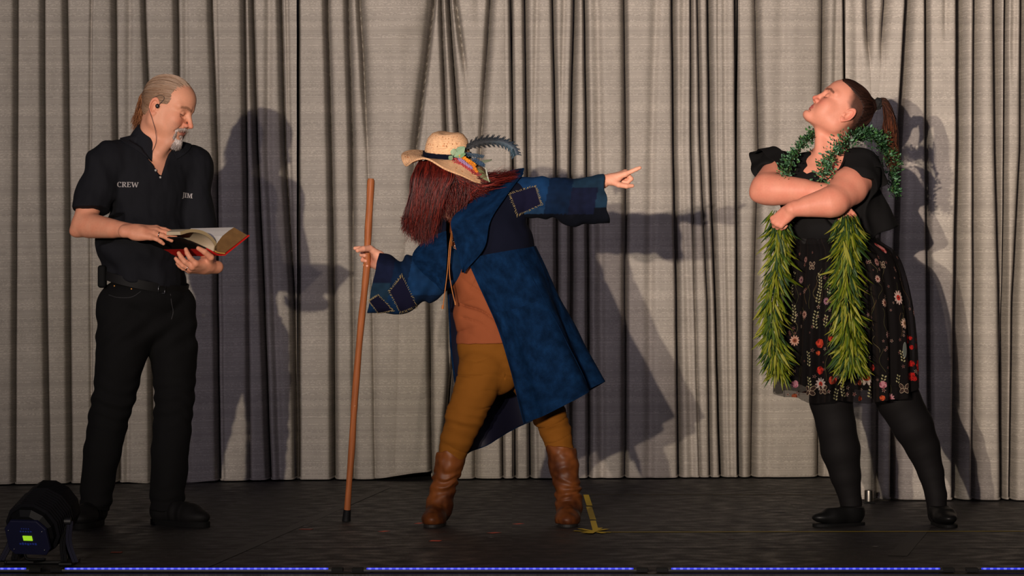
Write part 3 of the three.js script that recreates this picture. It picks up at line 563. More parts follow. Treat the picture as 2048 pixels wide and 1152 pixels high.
// ---------------------------------------------------------------- man with the book
{
  const man = thing('person', 'man in black polo shirt and jeans with grey goatee and ponytail reading a book', 'person', [P(285, 1050, 0.03)[0], 0, 0.03]);
  const f = vnorm([0.57, 0, 0.82]), u = [0, 1, 0], r = vcross(f, u), B = [f, u, r];
  const skin = rgb(220, 155, 124), blush = rgb(212, 110, 84), scol = skinColor(skin, rgb(214, 130, 98));
  // --- head, neck, chest
  const H = frame(P(338, 217, 0.02), [0.9, -0.36, 0.33], [0.36, 1, 0.0], 1.06), hf = headField({ jaw: 0.05, fat: 0.001, nose: 0.006, lid: 0.003, tip: 0.86, deep: 0.003, folds: 1, earY: -0.008 });
  const neck = new Field();
  neck.cone(H.l(P(313, 240, 0.0)), H.l(P(305, 300, 0.0)), 0.056, 0.066, 0.03);
  neck.cone(H.l(P(345, 275, 0.05)), H.l(P(318, 305, 0.07)), 0.018, 0.02, 0.04);
  neck.cone(H.l(P(302, 300, 0)), H.l(P(235, 318, 0.07)), 0.055, 0.045, 0.04);
  neck.cone(H.l(P(312, 302, -0.02)), H.l(P(370, 325, -0.08)), 0.05, 0.045, 0.04);
  const lv = v => { const a = H.l(vadd(H.o, v)); return vnorm(a); }, LB = B.map(lv);
  neck.ell(H.l(P(300, 375, 0)), [0.105, 0.16, 0.165], 0.03, LB);
  const headF = (x, y, z) => smin(hf.ev(x, y, Math.abs(z)), neck.ev(x, y, z), 0.025);
  const hc = headColor({ base: skin, blush, lip: rgb(176, 96, 86), brow: rgb(128, 88, 66), browW: 0.8, lash: rgb(52, 30, 24), lashY: -0.004,
    more: (x, y, z, c, n1, n2) => { const s = sstep(-0.03, -0.05, y) * sstep(0.045, 0.075, x) * 0.25; return vmix(c, rgb(150, 112, 98), clamp(s + s * n2, 0, 1)); } });
  const headG = toFrame(meshField(headF, [-0.13, -0.25, -0.24], [0.135, 0.13, 0.24], 0.0027, { color: hc }), H);
  // --- right arm (nearer the audience)
  const aR = new Field();
  aR.cone(P(206, 330, 0.1), P(167, 448, 0.17), 0.056, 0.046, 0.012).cone(P(167, 450, 0.172), P(284, 464, 0.362), 0.0475, 0.0245, 0.012);
  aR.flat(P(182, 451, 0.19), P(224, 458, 0.272), 0.047, 0.03, [0, 1, 0], 1.02, 0.02).ell(P(150, 464, 0.165), [0.02, 0.018, 0.02], 0.03);
  const wR = P(264, 463, 0.352), hR = addHand(aR, wR, vnorm([1, -0.02, 0.12]), [-0.05, -0.8, -0.6], 1, { s: 1.05, spread: 0.02, curl: [[0.22, 0.25, 0.05], [0.25, 0.25, 0.08], [0.28, 0.28, 0.1], [0.36, 0.3, 0.15]], thumb: [[0.75, 0.45, 0.45], [0.95, 0.05, 0.35], [1, -0.05, 0.2]] });
  // --- left arm, palm under the book
  const aL = new Field();
  aL.cone(P(385, 335, -0.09), P(400, 450, -0.045), 0.05, 0.04, 0.03).ell(P(402, 458, -0.045), [0.038, 0.038, 0.038], 0.03);
  aL.cone(P(402, 460, -0.045), P(414, 498, 0.1), 0.037, 0.034, 0.03).cone(P(414, 498, 0.1), P(418, 529, 0.24), 0.034, 0.028, 0.02);
  const wL = P(421, 535, 0.25), hL = addHand(aL, wL, vnorm([-0.62, -0.02, 0.6]), vnorm([-0.35, 0.9, -0.25]), -1, { s: 1.08, fl: 0.95, spread: 0.14, curl: [[0.8, 0.4, 0.3], [0.62, 0.4, 0.25], [0.5, 0.35, 0.25], [0.42, 0.35, 0.2]], thumb: [[0.25, 0.5, 0.05], [0.6, 0.15, 0.45], [0.7, -0.05, 0.5]] });
  add(man, 'body', mergeAll([headG, meshF(aR, 0.0032, { color: scol }), meshF(aL, 0.0032, { color: scol })]), skinMat);
  // --- hair
  const K = [-0.105, 0.012, 0];
  const hairline = [[-0.13, -0.09], [-0.09, -0.075], [-0.05, -0.052], [-0.02, -0.04], [0.0, -0.02], [0.008, 0.004], [0.014, 0.03], [0.03, 0.036], [0.055, 0.03], [0.07, 0.036], [0.082, 0.06], [0.092, 0.088], [0.13, 0.1]];
  const stripe = (x, y, z) => { const a = Math.atan2(y - 0.03 - (x + 0.1) * 0.12, Math.abs(z) + 1e-4), R = Math.hypot(y - 0.03, z); return [noise(a * 13, R * 8, x * 4), noise(a * 42, R * 12, x * 6)]; };
  const hF = new Field(); hF.ell([-0.015, 0.036, 0], [0.1045, 0.0905, 0.0812], 0.02).ell([-0.045, -0.03, 0], [0.055, 0.06, 0.062], 0.03).cone([-0.085, 0.012, 0], [-0.108, 0.01, 0], 0.035, 0.016, 0.03);
  hF.half([0, -0.085, 0], [-0.3, -0.95, 0], 0.02);
  const hairSdf = (x, y, z) => { let d = hF.ev(x, y, z); const [a, b] = stripe(x, y, z); d += 0.0022 * a + 0.0009 * b; const e = (x - lerpTable(hairline, y + 0.01 * a)) * 0.75; return smax(d, e, 0.012); };
  const cA = rgb(158, 126, 102), cB = rgb(112, 84, 62), cC = rgb(196, 172, 152);
  const hairCol = (x, y, z) => { const [a, b] = stripe(x, y, z), t = clamp(0.5 + 0.7 * a + 0.6 * b, 0, 1), gr = sstep(-0.02, 0.06, x + 0.3 * y); return vmix(vmix(cB, cA, t), cC, 0.45 * gr * clamp(0.5 + b, 0, 1)); };
  const hairTop = toFrame(meshField(hairSdf, [-0.14, -0.12, -0.095], [0.11, 0.14, 0.095], 0.0027, { color: hairCol, slack: 1.5 }), H);
  reseed(31); const S = new Soup(), kw = H.w(K);
  const hcn = [-0.015, 0.036, 0], hrr = [0.1062, 0.092, 0.0828], eK = vnorm([(K[0] - hcn[0]) / hrr[0], (K[1] - hcn[1]) / hrr[1], 0]);
  for (let i = 0, n = 0; n < 1100 && i < 9000; i++) {
    const e0 = vnorm([rr(-1, 1), rr(-0.7, 1), rr(-1, 1)]), p0 = [0, 1, 2].map(k => hcn[k] + hrr[k] * e0[k]);
    if (p0[0] > lerpTable(hairline, p0[1]) - 0.003 || vdot(e0, eK) > 0.9 || p0[1] < -0.05) continue; n++;
    if (p0[0] < -0.005 && p0[1] < 0.03 && p0[1] > -0.045 && p0[0] > -0.05 && rnd() < 0.8) continue;
    const om = Math.acos(clamp(vdot(e0, eK), -1, 1)), lift = rr(0.985, 1.012), pts = [], wv = rr(0, 6.28), sg = rr(0.35, 1);
    for (let k = 0; k <= 9; k++) { const t = k / 9 * sg, a = Math.sin((1 - t) * om) / Math.sin(om), b = Math.sin(t * om) / Math.sin(om), e = vnorm([0, 1, 2].map(q => e0[q] * a + eK[q] * b)), li = lift * (0.985 + 0.02 * Math.sin(t * 3.1)); pts.push(H.w([0, 1, 2].map(q => hcn[q] + hrr[q] * e[q] * li + (q === 1 ? 0.0012 * Math.sin(t * 7 + wv) : 0)))); }
    const fr0 = sstep(-0.03, 0.06, p0[0] + 0.3 * p0[1]), c = vmix(vmix(rgb(104, 78, 58), rgb(178, 144, 116), rnd()), rgb(214, 192, 172), fr0 * 0.5 * rnd()); S.tube(pts, k => 0.00085 * (1 - 0.4 * k), 3, c);
  }
  for (let i = 0; i < 620; i++) {
    const a = rr(0, 6.283), q = Math.sqrt(rnd()), st = [kw[0] + 0.009 * Math.cos(a) * q, kw[1] + 0.012 * Math.sin(a) * q, kw[2] + 0.009 * Math.cos(a + 1) * q], sp = rr(-1, 1), dz = rr(-0.026, 0.026), len = rr(0.7, 1.1), wv = rr(0, 6.28), am = rr(0.001, 0.0045);
    const pts = cmCurve([st, vadd(st, [-0.014 + 0.006 * sp, 0.006 + 0.004 * sp, dz * 0.4]), vadd(st, [-0.02 + 0.014 * sp, -0.04 * len, dz * 0.9]), vadd(st, [-0.03 + 0.016 * sp, -0.088 * len, dz]), vadd(st, [-0.042 + 0.017 * sp + rr(-0.008, 0.006), -0.128 * len, dz * 1.05])], 14).map((p, k) => [p[0] + am * Math.sin(k * 0.75 + wv), p[1], p[2] + am * Math.cos(k * 0.6 + wv)]);
    const t = rnd(), c = vmix(rgb(96, 58, 36), rgb(184, 126, 84), t * t); S.tube(pts, k => 0.0012 * (1 - 0.7 * k * k), 3, c);
  }
  add(man, 'hair', mergeAll([hairTop, S.geo()]), hairMat, 'long greying blond hair tied in a ponytail');
  add(man, 'hair_tie', ringGeo(vadd(kw, [0.001, 0, 0]), vnorm(vsub(kw, H.w([0, 0.02, 0]))), 0.0145, 0.0055), mat(lin(0.03, 0.02, 0.018), 0.8));
  // --- goatee
  const gF = new Field(); gF.ell([0.08, -0.108, 0], [0.0235, 0.022, 0.025], 0.02).cone([0.079, -0.096, 0.027], [0.08, -0.07, 0.033], 0.008, 0.0055, 0.012).cone([0.083, -0.064, 0.031], [0.0995, -0.053, 0.004], 0.0058, 0.0058, 0.008).cone([0.08, -0.118, 0], [0.079, -0.13, 0], 0.017, 0.01, 0.02).ell([0.092, -0.088, 0], [0.007, 0.009, 0.011], 0.006);
  const gSdf = (x, y, z) => gF.ev(x, y, Math.abs(z)) + 0.0022 * noise(x * 160, y * 40, z * 190) + 0.0012 * noise(x * 420, y * 90, z * 430);
  const gCol = (x, y, z) => vmix(rgb(150, 128, 116), rgb(206, 194, 188), clamp(sstep(-0.085, -0.112, y) * 0.75 + 0.35 + 0.8 * noise(x * 200, y * 50, z * 230), 0, 1));
  const gG = toFrame(meshField(gSdf, [0.04, -0.17, -0.05], [0.12, -0.03, 0.05], 0.002, { color: gCol, slack: 1.6 }), H);
  const gs = new Soup();
  for (let i = 0; i < 900; i++) { const th = rr(0, 6.283), v = rr(-0.9, 0.75), q = Math.sqrt(1 - v * v), a = [0.08 + 0.0225 * q * Math.cos(th), -0.109 + 0.022 * v, 0.024 * q * Math.sin(th)], b = vadd(a, [0.004 * Math.cos(th) * q - 0.001, -rr(0.004, 0.008), 0.004 * Math.sin(th) * q]), c = vadd(b, [rr(-0.004, 0.003), -rr(0.004, 0.01), rr(-0.004, 0.004)]); gs.tube([a, b, c].map(q => H.w(q)), k => 0.0008 * (1 - 0.6 * k), 3, vmix(rgb(160, 144, 136), rgb(222, 210, 204), rnd())); }
  for (let i = 0; i < 420; i++) { const t = rnd(), sd = rnd() < 0.5 ? 1 : -1, w = rnd() < 0.5, a0 = w ? vmix([0.083, -0.064, 0.031], [0.0995, -0.053, 0.004], t) : vmix([0.079, -0.1, 0.028], [0.08, -0.07, 0.033], t), a = vadd(a0, [rr(-0.004, 0.007), rr(-0.004, 0.004), rr(0, 0.006)]), b = vadd(a, [rr(-0.002, 0.002), -rr(0.005, 0.011), rr(-0.001, 0.004)]); gs.tube([a, vadd(vmix(a, b, 0.5), [0.002, 0, 0.001]), b].map(q => H.w([q[0], q[1], q[2] * sd])), k => 0.0007 * (1 - 0.6 * k), 3, vmix(rgb(128, 104, 90), rgb(196, 178, 166), rnd())); }
  add(man, 'goatee', mergeAll([gG, gs.geo()]), mat(0xffffff, 0.7, { vertexColors: true }), 'short grey goatee');
  // --- earphone
  const black = mat(lin(0.012, 0.012, 0.013), 0.35), er = H.w([-0.006, -0.008, 0.0885]);
  add(man, 'earphone', ballGeo(er, 0.0085, 1, 1.1, 0.8), black);
  const cs = new Soup(); cs.tube(cmCurve([vadd(er, [0.003, 0.002, 0.002]), H.w([0.006, 0.03, 0.083]), H.w([-0.008, 0.036, 0.084]), H.w([-0.03, 0.02, 0.09]), H.w([-0.036, -0.02, 0.092]), P(305, 240, 0.105), P(311, 262, 0.098), P(312, 285, 0.085), P(304, 305, 0.1)], 40), 0.0011, 5);
  add(man, 'earphone_cord', cs.geo(false), mat(lin(0.05, 0.035, 0.03), 0.5));
  const bu = vnorm(vadd(vadd(u, f, 0.2), r, -0.13)), bc = P(290, 562, 0), bf = vnorm(vsub(f, vscale(bu, vdot(f, bu)))), brr = vcross(bf, bu);
  // --- polo shirt
  const sh = new Field();
  sh.ell(P(300, 375, 0), [0.125, 0.185, 0.185], 0.05, B).ell(P(286, 490, 0.015), [0.168, 0.15, 0.202], 0.08, B).ell(P(290, 560, 0.0), [0.152, 0.1, 0.187], 0.05, B);
  sh.cone(P(218, 326, 0.085), P(386, 332, -0.09), 0.072, 0.068, 0.05);
  sh.cone(P(290, 300, 0.0), P(226, 318, 0.075), 0.062, 0.066, 0.05).cone(P(322, 300, -0.02), P(374, 324, -0.08), 0.056, 0.06, 0.05);
  sh.cone(P(209, 330, 0.1), P(180, 424, 0.155), 0.078, 0.078, 0.035).cone(P(388, 336, -0.1), P(403, 480, -0.015), 0.071, 0.058, 0.035);
  // sleeve openings
  const sR = vnorm(vsub(P(172, 440, 0.16), P(209, 330, 0.1))), sL = vnorm(vsub(P(420, 480, 0), P(388, 336, -0.1)));
  sh.custom((x, y, z) => { const q = vsub([x, y, z], P(174, 421, 0.157)); const a = vdot(q, vnorm(vadd(sR, [0.25, 0, 0]))); const rad = vlen(vsub([x, y, z], P(178, 430, 0.16))) - 0.14; return Math.max(-a, rad); }, 0.006, 1, P(178, 430, 0.16), 0.2);
  sh.custom((x, y, z) => { const q = vsub([x, y, z], P(406, 470, -0.015)); const a = vdot(q, vnorm([0.35, -0.95, 0])); const rad = Math.hypot(x - P(411, 0, 0)[0], z) - 0.1; return Math.max(-a, rad); }, 0.006, 1, P(411, 470, 0), 0.22);
  // V neck
  const apex = P(329, 354, 0.13), c0 = P(300, 375, 0);
  const s0 = vdot(vsub(apex, c0), r);
  sh.custom((x, y, z) => { const q = [x - c0[0], y - c0[1], z - c0[2]], s = vdot(q, r) - s0, w = 0.58 * (y - apex[1]), fr = vdot(q, f); return Math.max((Math.abs(s) - w) * 0.86, 0.02 - fr); }, 0.004, 1);
  sh.cone(P(312, 300, 0.0), P(318, 240, 0.02), 0.068, 0.075, 0.01, 1);
  sh.half(vadd(P(290, 560, 0), bu, 0.004), vscale(bu, -1), 0.01);
  const cuffY = P(0, 400, 0)[1];
  sh.post = (x, y, z, d) => {
    const fold = 0.007 * Math.sin((x * 0.9 + y * 0.55) * 46 + 3 * noise(x * 5, y * 5, z * 5)) * sstep(0.1, 0.5, noise(x * 4 + 3, y * 3.2, z * 4) + 0.35) + 0.006 * noise(x * 16, y * 7, z * 16) + 0.0025 * noise(x * 40, y * 18, z * 40);
    const tuck = 0.0022 * Math.sin(x * 75 + 4 * noise(x * 6, y * 2, z * 6)) * sstep(1.07, 1.0, y);
    return d + fold * 0.8 + tuck;
  };
  const polo = sub(man, 'polo_shirt', 'black polo shirt with white lettering');
  const shMat = mat(lin(0.0085, 0.0088, 0.0115), 0.85, { bumpMap: clothUV, bumpScale: 0.0006, specularIntensity: 0.35 });
  add(polo, 'shirt_fabric', meshF(sh, 0.006, { slack: 1.5, pad: 0.01 }), shMat);
  const dist = (x, y, z) => sh.ev(x, y, z);
  const thread = mat(0xa09a98, 0.8);
  const cw = P(255, 367, 0.2), jm = P(381, 391, 0.05);
  const lf = vnorm([0.1, 0.05, 1]), crewFr = frame(vadd(cw, lf, -0.06), lf, [0.03, 1, 0], 1), jf = vnorm([0.45, 0.05, 0.9]), jimFr = frame(vadd(jm, jf, -0.04), jf, [0.1, 1, 0], 1);
  add(polo, 'lettering', lettering('CREW', 0.0205, crewFr, dist), thread, 'white embroidered word CREW');
  add(polo, 'lettering', lettering('JIM', 0.0195, jimFr, dist), thread, 'white embroidered name JIM');
  // collar: band turned down around the neck
  const nb = P(308, 290, 0.0), nAx = vnorm([0.1, 1, 0.12]), nf = vnorm(vsub(f, vscale(nAx, vdot(f, nAx)))), nr = vcross(nf, nAx);
  const collar = (u0, u1) => (a, v) => {
    const th = mix(u0, u1, a), back = Math.cos(th) * -0.5 + 0.5, R = mix(0.066, 0.112, v ** 0.8) + 0.006 * Math.sin(v * 3.14), front = sstep(0.9, 0.25, Math.abs(th));
    let p = vadd(vadd(nb, nf, Math.cos(th) * R * 0.98), nr, Math.sin(th) * R * 1.02);
    p = vadd(p, nAx, 0.07 * back - 0.062 * Math.sin(v * 1.5) - front * (0.012 + 0.014 * v) + (1 - v) * 0.016 + 0.01); const od = vnorm(vadd(vadd(vscale(nf, Math.cos(th)), nr, Math.sin(th)), nAx, 0.9)); for (let k = 0; k < 8; k++) { const e = dist(...p); if (e < 0.005) p = vadd(p, od, 0.005 - e); else break; } return p;
  };
  add(polo, 'collar', sheet(collar(0.5, 5.78), 70, 12, 0.003, 0.4, 0.07), mat(lin(0.0105, 0.011, 0.0145), 0.85, { specularIntensity: 0.35, bumpMap: clothUV, bumpScale: 0.0006 }));
  for (const [px, py] of [[286, 306], [298, 324], [303, 338], [312, 352]]) { let q = P(px, py, 0.25), k = 0; while (dist(...q) > 0.001 && k++ < 160 && q[2] > 0.02) q[2] -= Math.max(0.0015, dist(...q) * 0.6); add(polo, 'button', ballGeo([q[0], q[1], q[2]], 0.0052, 1, 1, 0.5), mat(0x8f8a84, 0.3)); }
  // --- jeans
  const je = new Field();
  je.ell(P(292, 596, 0), [0.147, 0.09, 0.186], 0.05, B);
  je.chain([[...P(246, 612, 0.045), 0.108], [...P(244, 700, 0.06), 0.103], [...P(226, 800, 0.075), 0.085], [...P(205, 900, 0.07), 0.075], [...P(191, 1004, 0.06), 0.066]], 0.01);
  je.chain([[...P(342, 615, -0.04), 0.104], [...P(348, 700, -0.03), 0.096], [...P(349, 800, -0.01), 0.08], [...P(341, 900, 0.0), 0.077], [...P(334, 1012, 0.01), 0.069]], 0.01);
  je.ell(P(292, 650, 0.0), [0.12, 0.1, 0.12], 0.06, B);
  je.half(vadd(bc, bu, 0.006), bu, 0.004);
  je.half(P(190, 1020, 0.06), [0, -1, 0], 0.004);
  je.post = (x, y, z, d) => { const kn = Math.exp(-(((y - 0.5) / 0.12) ** 2)), hem = sstep(0.2, 0.02, y); return d + (0.006 * Math.sin(y * 95 + 5 * noise(x * 8, y * 4, z * 8)) * (0.5 * kn + hem) + 0.006 * noise(x * 14, y * 10, z * 14) + 0.004 * Math.sin((y - x * 0.8) * 70) * Math.exp(-(((y - 0.78) / 0.08) ** 2))); };
  const jeans = sub(man, 'jeans', 'black jeans');
  const jm2 = mat(lin(0.0052, 0.005, 0.0052), 0.9, { bumpMap: clothUV, bumpScale: 0.0005, specularIntensity: 0.3 });
  add(jeans, 'denim', meshF(je, 0.006, { slack: 1.4, pad: 0.008 }), jm2);
  const jd = (x, y, z) => je.ev(x, y, z), onJ = (px, py) => { const q = P(px, py, 0.3); for (let k = 0; k < 90 && jd(...q) > 0.0008; k++) q[2] -= Math.max(0.001, jd(...q) * 0.6); return q; };
  const fly = new Soup(); fly.tube(cmCurve([[329, 588], [331, 605], [333, 625], [330, 640]].map(q => onJ(...q)), 16), 0.0016, 5); add(jeans, 'fly_seam', fly.geo(false), mat(lin(0.035, 0.033, 0.035), 0.8));
  for (const [px, py] of [[253, 578], [216, 572], [278, 576]]) add(jeans, 'rivet', ballGeo(onJ(px, py), 0.0042, 1, 1, 0.6), mat(0xa8763c, 0.35, { metalness: 0.8 }));
  const pk = new Soup(); pk.tube(cmCurve([[206, 590], [225, 595], [255, 594], [272, 583]].map(q => onJ(...q)), 16), 0.0014, 5); add(jeans, 'pocket_seam', pk.geo(false), mat(lin(0.025, 0.024, 0.026), 0.8));
  // --- belt
  const bl = sub(man, 'belt', 'black leather belt'), leather = mat(lin(0.006, 0.0056, 0.0056), 0.65, { specularIntensity: 0.4 });
  add(bl, 'strap', sheet((a, v) => { const th = a * 6.28319, q = vadd(vadd(bc, bf, Math.cos(th) * 0.152), brr, -Math.sin(th) * 0.188); return vadd(q, bu, (v - 0.5) * 0.036); }, 80, 3, 0.004, 1, 0.036), leather);
  add(bl, 'buckle', (() => { const g = new THREE.TorusGeometry(0.021, 0.0035, 8, 4); g.rotateZ(Math.PI / 4); g.lookAt(new THREE.Vector3(...bf)); g.translate(...vadd(vadd(bc, bf, 0.157), bu, -0.006)); return g; })(), mat(lin(0.08, 0.08, 0.085), 0.3, { metalness: 0.9 }));
  { const q = vadd(vadd(bc, brr, 0.2), bf, -0.01), g = new RoundedBoxGeometry(0.034, 0.092, 0.05, 4, 0.012); g.translate(q[0] + 0.008, q[1] - 0.01, q[2]); add(man, 'belt_pouch', g, mat(lin(0.004, 0.004, 0.004), 0.8, { specularIntensity: 0.3 })); }
  // --- shoes
  const shoeM = mat(lin(0.006, 0.0056, 0.0056), 0.7, { specularIntensity: 0.4 }), soleM = mat(lin(0.004, 0.004, 0.004), 0.8, { specularIntensity: 0.3 });
  for (const [px, zz, dir] of [[191, 0.0, [-0.14, 0, 1]], [322, 0.0, [0.8, 0, 0.6]]]) {
    const fr = frame([P(px, 1049, zz)[0], 0, zz], dir, [0, 1, 0], 1), off = fr.w([px === 191 ? -0.05 : -0.04, 0, 0]), F2 = frame([off[0], 0.012, off[2]], dir, [0, 1, 0], 1);
    const s = sub(man, 'shoe', 'black sneaker'); add(s, 'upper', toFrame(shoeGeo({ len: 0.3, w: 0.05, top: 0.115, post: (x, y, z, d) => d + 0.002 * Math.sin(x * 130) * sstep(0.1, 0.12, x) * sstep(0.2, 0.18, x) }), F2), shoeM);
    const sg = soleGeo(0.3, 0.05, 0.02); const so = frame([off[0], 0.0, off[2]], dir, [0, 1, 0], 1); add(s, 'sole', toFrame(sg, so), soleM);
    const la = new Soup(); for (let i = 0; i < 5; i++) la.tube(cmCurve([[0.11 + i * 0.018, 0.088 - i * 0.006, -0.022], [0.114 + i * 0.018, 0.099 - i * 0.0065, 0], [0.11 + i * 0.018, 0.088 - i * 0.006, 0.022]].map(q => F2.w(q)), 8), 0.0022, 5); add(s, 'laces', la.geo(false), mat(lin(0.015, 0.014, 0.014), 0.7));
  }
  // --- rings
  const tungsten = mat(lin(0.5, 0.48, 0.46), 0.18, { metalness: 1 });
  add(man, 'ring', ringGeo(vmix(hR.base[2], hR.mids[2], 0.55), vsub(hR.mids[2], hR.base[2]), 0.0105, 0.0024), tungsten, 'polished ring');
  add(man, 'ring', ringGeo(vmix(hL.base[2], hL.mids[2], 0.5), vsub(hL.mids[2], hL.base[2]), 0.0108, 0.0022), tungsten, 'polished ring');
  globalThis.__jim = { hR, hL };
}
// ---------------------------------------------------------------- open book in the man's hands
{
  const O = P(434, 505, 0.3), a = vnorm([0.707, 0, 0.707]), sf = vnorm([0.707, 0, -0.707]), L = 0.28;
  const book = thing('book', 'thick open book with red cover and gilded pages held by the man', 'book', vadd(O, a, -L / 2));
  const at = (s, u, k) => [O[0] + sf[0] * s - a[0] * k, O[1] + u, O[2] + sf[2] * s - a[2] * k];
  const prism = (poly, k0, k1) => {       // poly [[s,u],...] counter-clockwise seen from the head end
    const S = new Soup(), n = poly.length, pr = (q, k) => at(q[0], q[1], k);
    for (let i = 0; i < n; i++) { const p = poly[i], q = poly[(i + 1) % n], A = pr(p, k0), B = pr(q, k0), C = pr(q, k1), D = pr(p, k1), nn = vnorm(vcross(vsub(D, A), vsub(B, A))), o = S.p.length / 3; S.v(A, nn, 0, 0); S.v(B, nn, 1, 0); S.v(C, nn, 1, 1); S.v(D, nn, 0, 1); S.i.push(o, o + 2, o + 1, o, o + 3, o + 2); }
    for (const [k, sg] of [[k0, 1], [k1, -1]]) { const tri = THREE.ShapeUtils.triangulateShape(poly.map(q => new THREE.Vector2(...q)), []), o = S.p.length / 3; for (const q of poly) S.v(pr(q, k), vscale(a, sg), q[0] * 8, q[1] * 8); for (const t of tri) sg > 0 ? S.i.push(o + t[0], o + t[1], o + t[2]) : S.i.push(o + t[0], o + t[2], o + t[1]); }
    return S.geo(false);
  };
  const board = (pts, th) => { const up = [], dn = []; for (let i = 0; i < pts.length; i++) { const p = pts[Math.max(i - 1, 0)], q = pts[Math.min(i + 1, pts.length - 1)], dx = q[0] - p[0], dy = q[1] - p[1], l = Math.hypot(dx, dy); dn.push(pts[i]); up.unshift([pts[i][0] - dy / l * th, pts[i][1] + dx / l * th]); } return dn.concat(up); };
  const paperT = dataTex(64, 256, (i, j) => { const v = 214 + 12 * noise(j * 0.9, i * 0.05, 2); return [v, v * 0.975, v * 0.94]; }), paper = mat(0xffffff, 0.85, { map: paperT });
  const goldT = dataTex(128, 128, (i, j) => { const v = 0.9 + 0.08 * noise(i * 0.05, j * 0.8, 1) + 0.1 * noise(i * 0.03, j * 0.04, 6); return [158 * v, 118 * v, 74 * v]; }), gold = mat(0xffffff, 0.5, { map: goldT, metalness: 0.25 });
  const redM = mat(0xd61a12, 0.6, { bumpMap: clothUV, bumpScale: 0.0003 });
  const far = [[-0.012, 0.01], [0.038, -0.004], [0.16, 0.071], [0.09, 0.102], [0.062, 0.087], [0.03, 0.066], [0.008, 0.043], [-0.008, 0.024]];
  add(book, 'page_block', prism(far, 0.004, L - 0.004), paper, 'white pages');
  add(book, 'gilded_edge', prism(far.map(q => [q[0] * 0.998 + 0.0001, q[1] * 0.998]), 0.0025, 0.006), gold, 'gilded page edge');
  add(book, 'back_cover', prism(board([[0.042, -0.012], [0.17, 0.069]], 0.004), 0, L), redM);
  add(book, 'spine', prism(board([[-0.012, -0.004], [0.012, -0.013], [0.042, -0.012]], 0.0035), 0, L), redM);
  add(book, 'cover_spine_strip', prism(board([[-0.056, 0.014], [-0.03, 0.004], [-0.012, -0.005]], 0.0042), 0, L), redM, 'red cloth strip along the spine');
  add(book, 'front_cover', prism(board([[-0.188, 0.057], [-0.12, 0.036], [-0.056, 0.0142]], 0.0038), 0, L), mat(lin(0.008, 0.007, 0.007), 0.75, { specularIntensity: 0.3 }), 'black cover board');
  // pages lifted by the right hand: a bent stack with its own curved leaves
  const curve = (off) => cmCurve([[-0.008, 0.004, 0], [-0.004, 0.028, 0], [-0.026, 0.056, 0], [-0.07, 0.078, 0], [-0.13, 0.085, 0], [-0.182, 0.074, 0]], 18).map((p, i, A) => { const q = A[Math.min(i + 1, 18)], r = A[Math.max(i - 1, 0)], dx = q[0] - r[0], dy = q[1] - r[1], l = Math.hypot(dx, dy); return [p[0] + dy / l * off, p[1] - dx / l * off]; });
  const top = curve(0.007), bot = curve(-0.006);
  const stack = bot.concat(top.slice().reverse());
  add(book, 'lifted_pages', prism(stack, 0.004, L - 0.004), mat(0xe8dcc0, 0.85, { map: paperT }), 'cream pages lifted by the hand');
  add(book, 'gilded_edge', prism(stack, 0.0025, 0.006), mat(0xc9b48c, 0.5, { map: rep(paperT, 1, 1) }), 'edge of the lifted pages');
  const hb = new Soup(); hb.tube([at(-0.012, 0.004, 0.0), at(0.014, -0.002, -0.001), at(0.04, -0.004, 0)], 0.0028, 6); add(book, 'head_band', hb.geo(false), mat(0xd9a04a, 0.6));
}
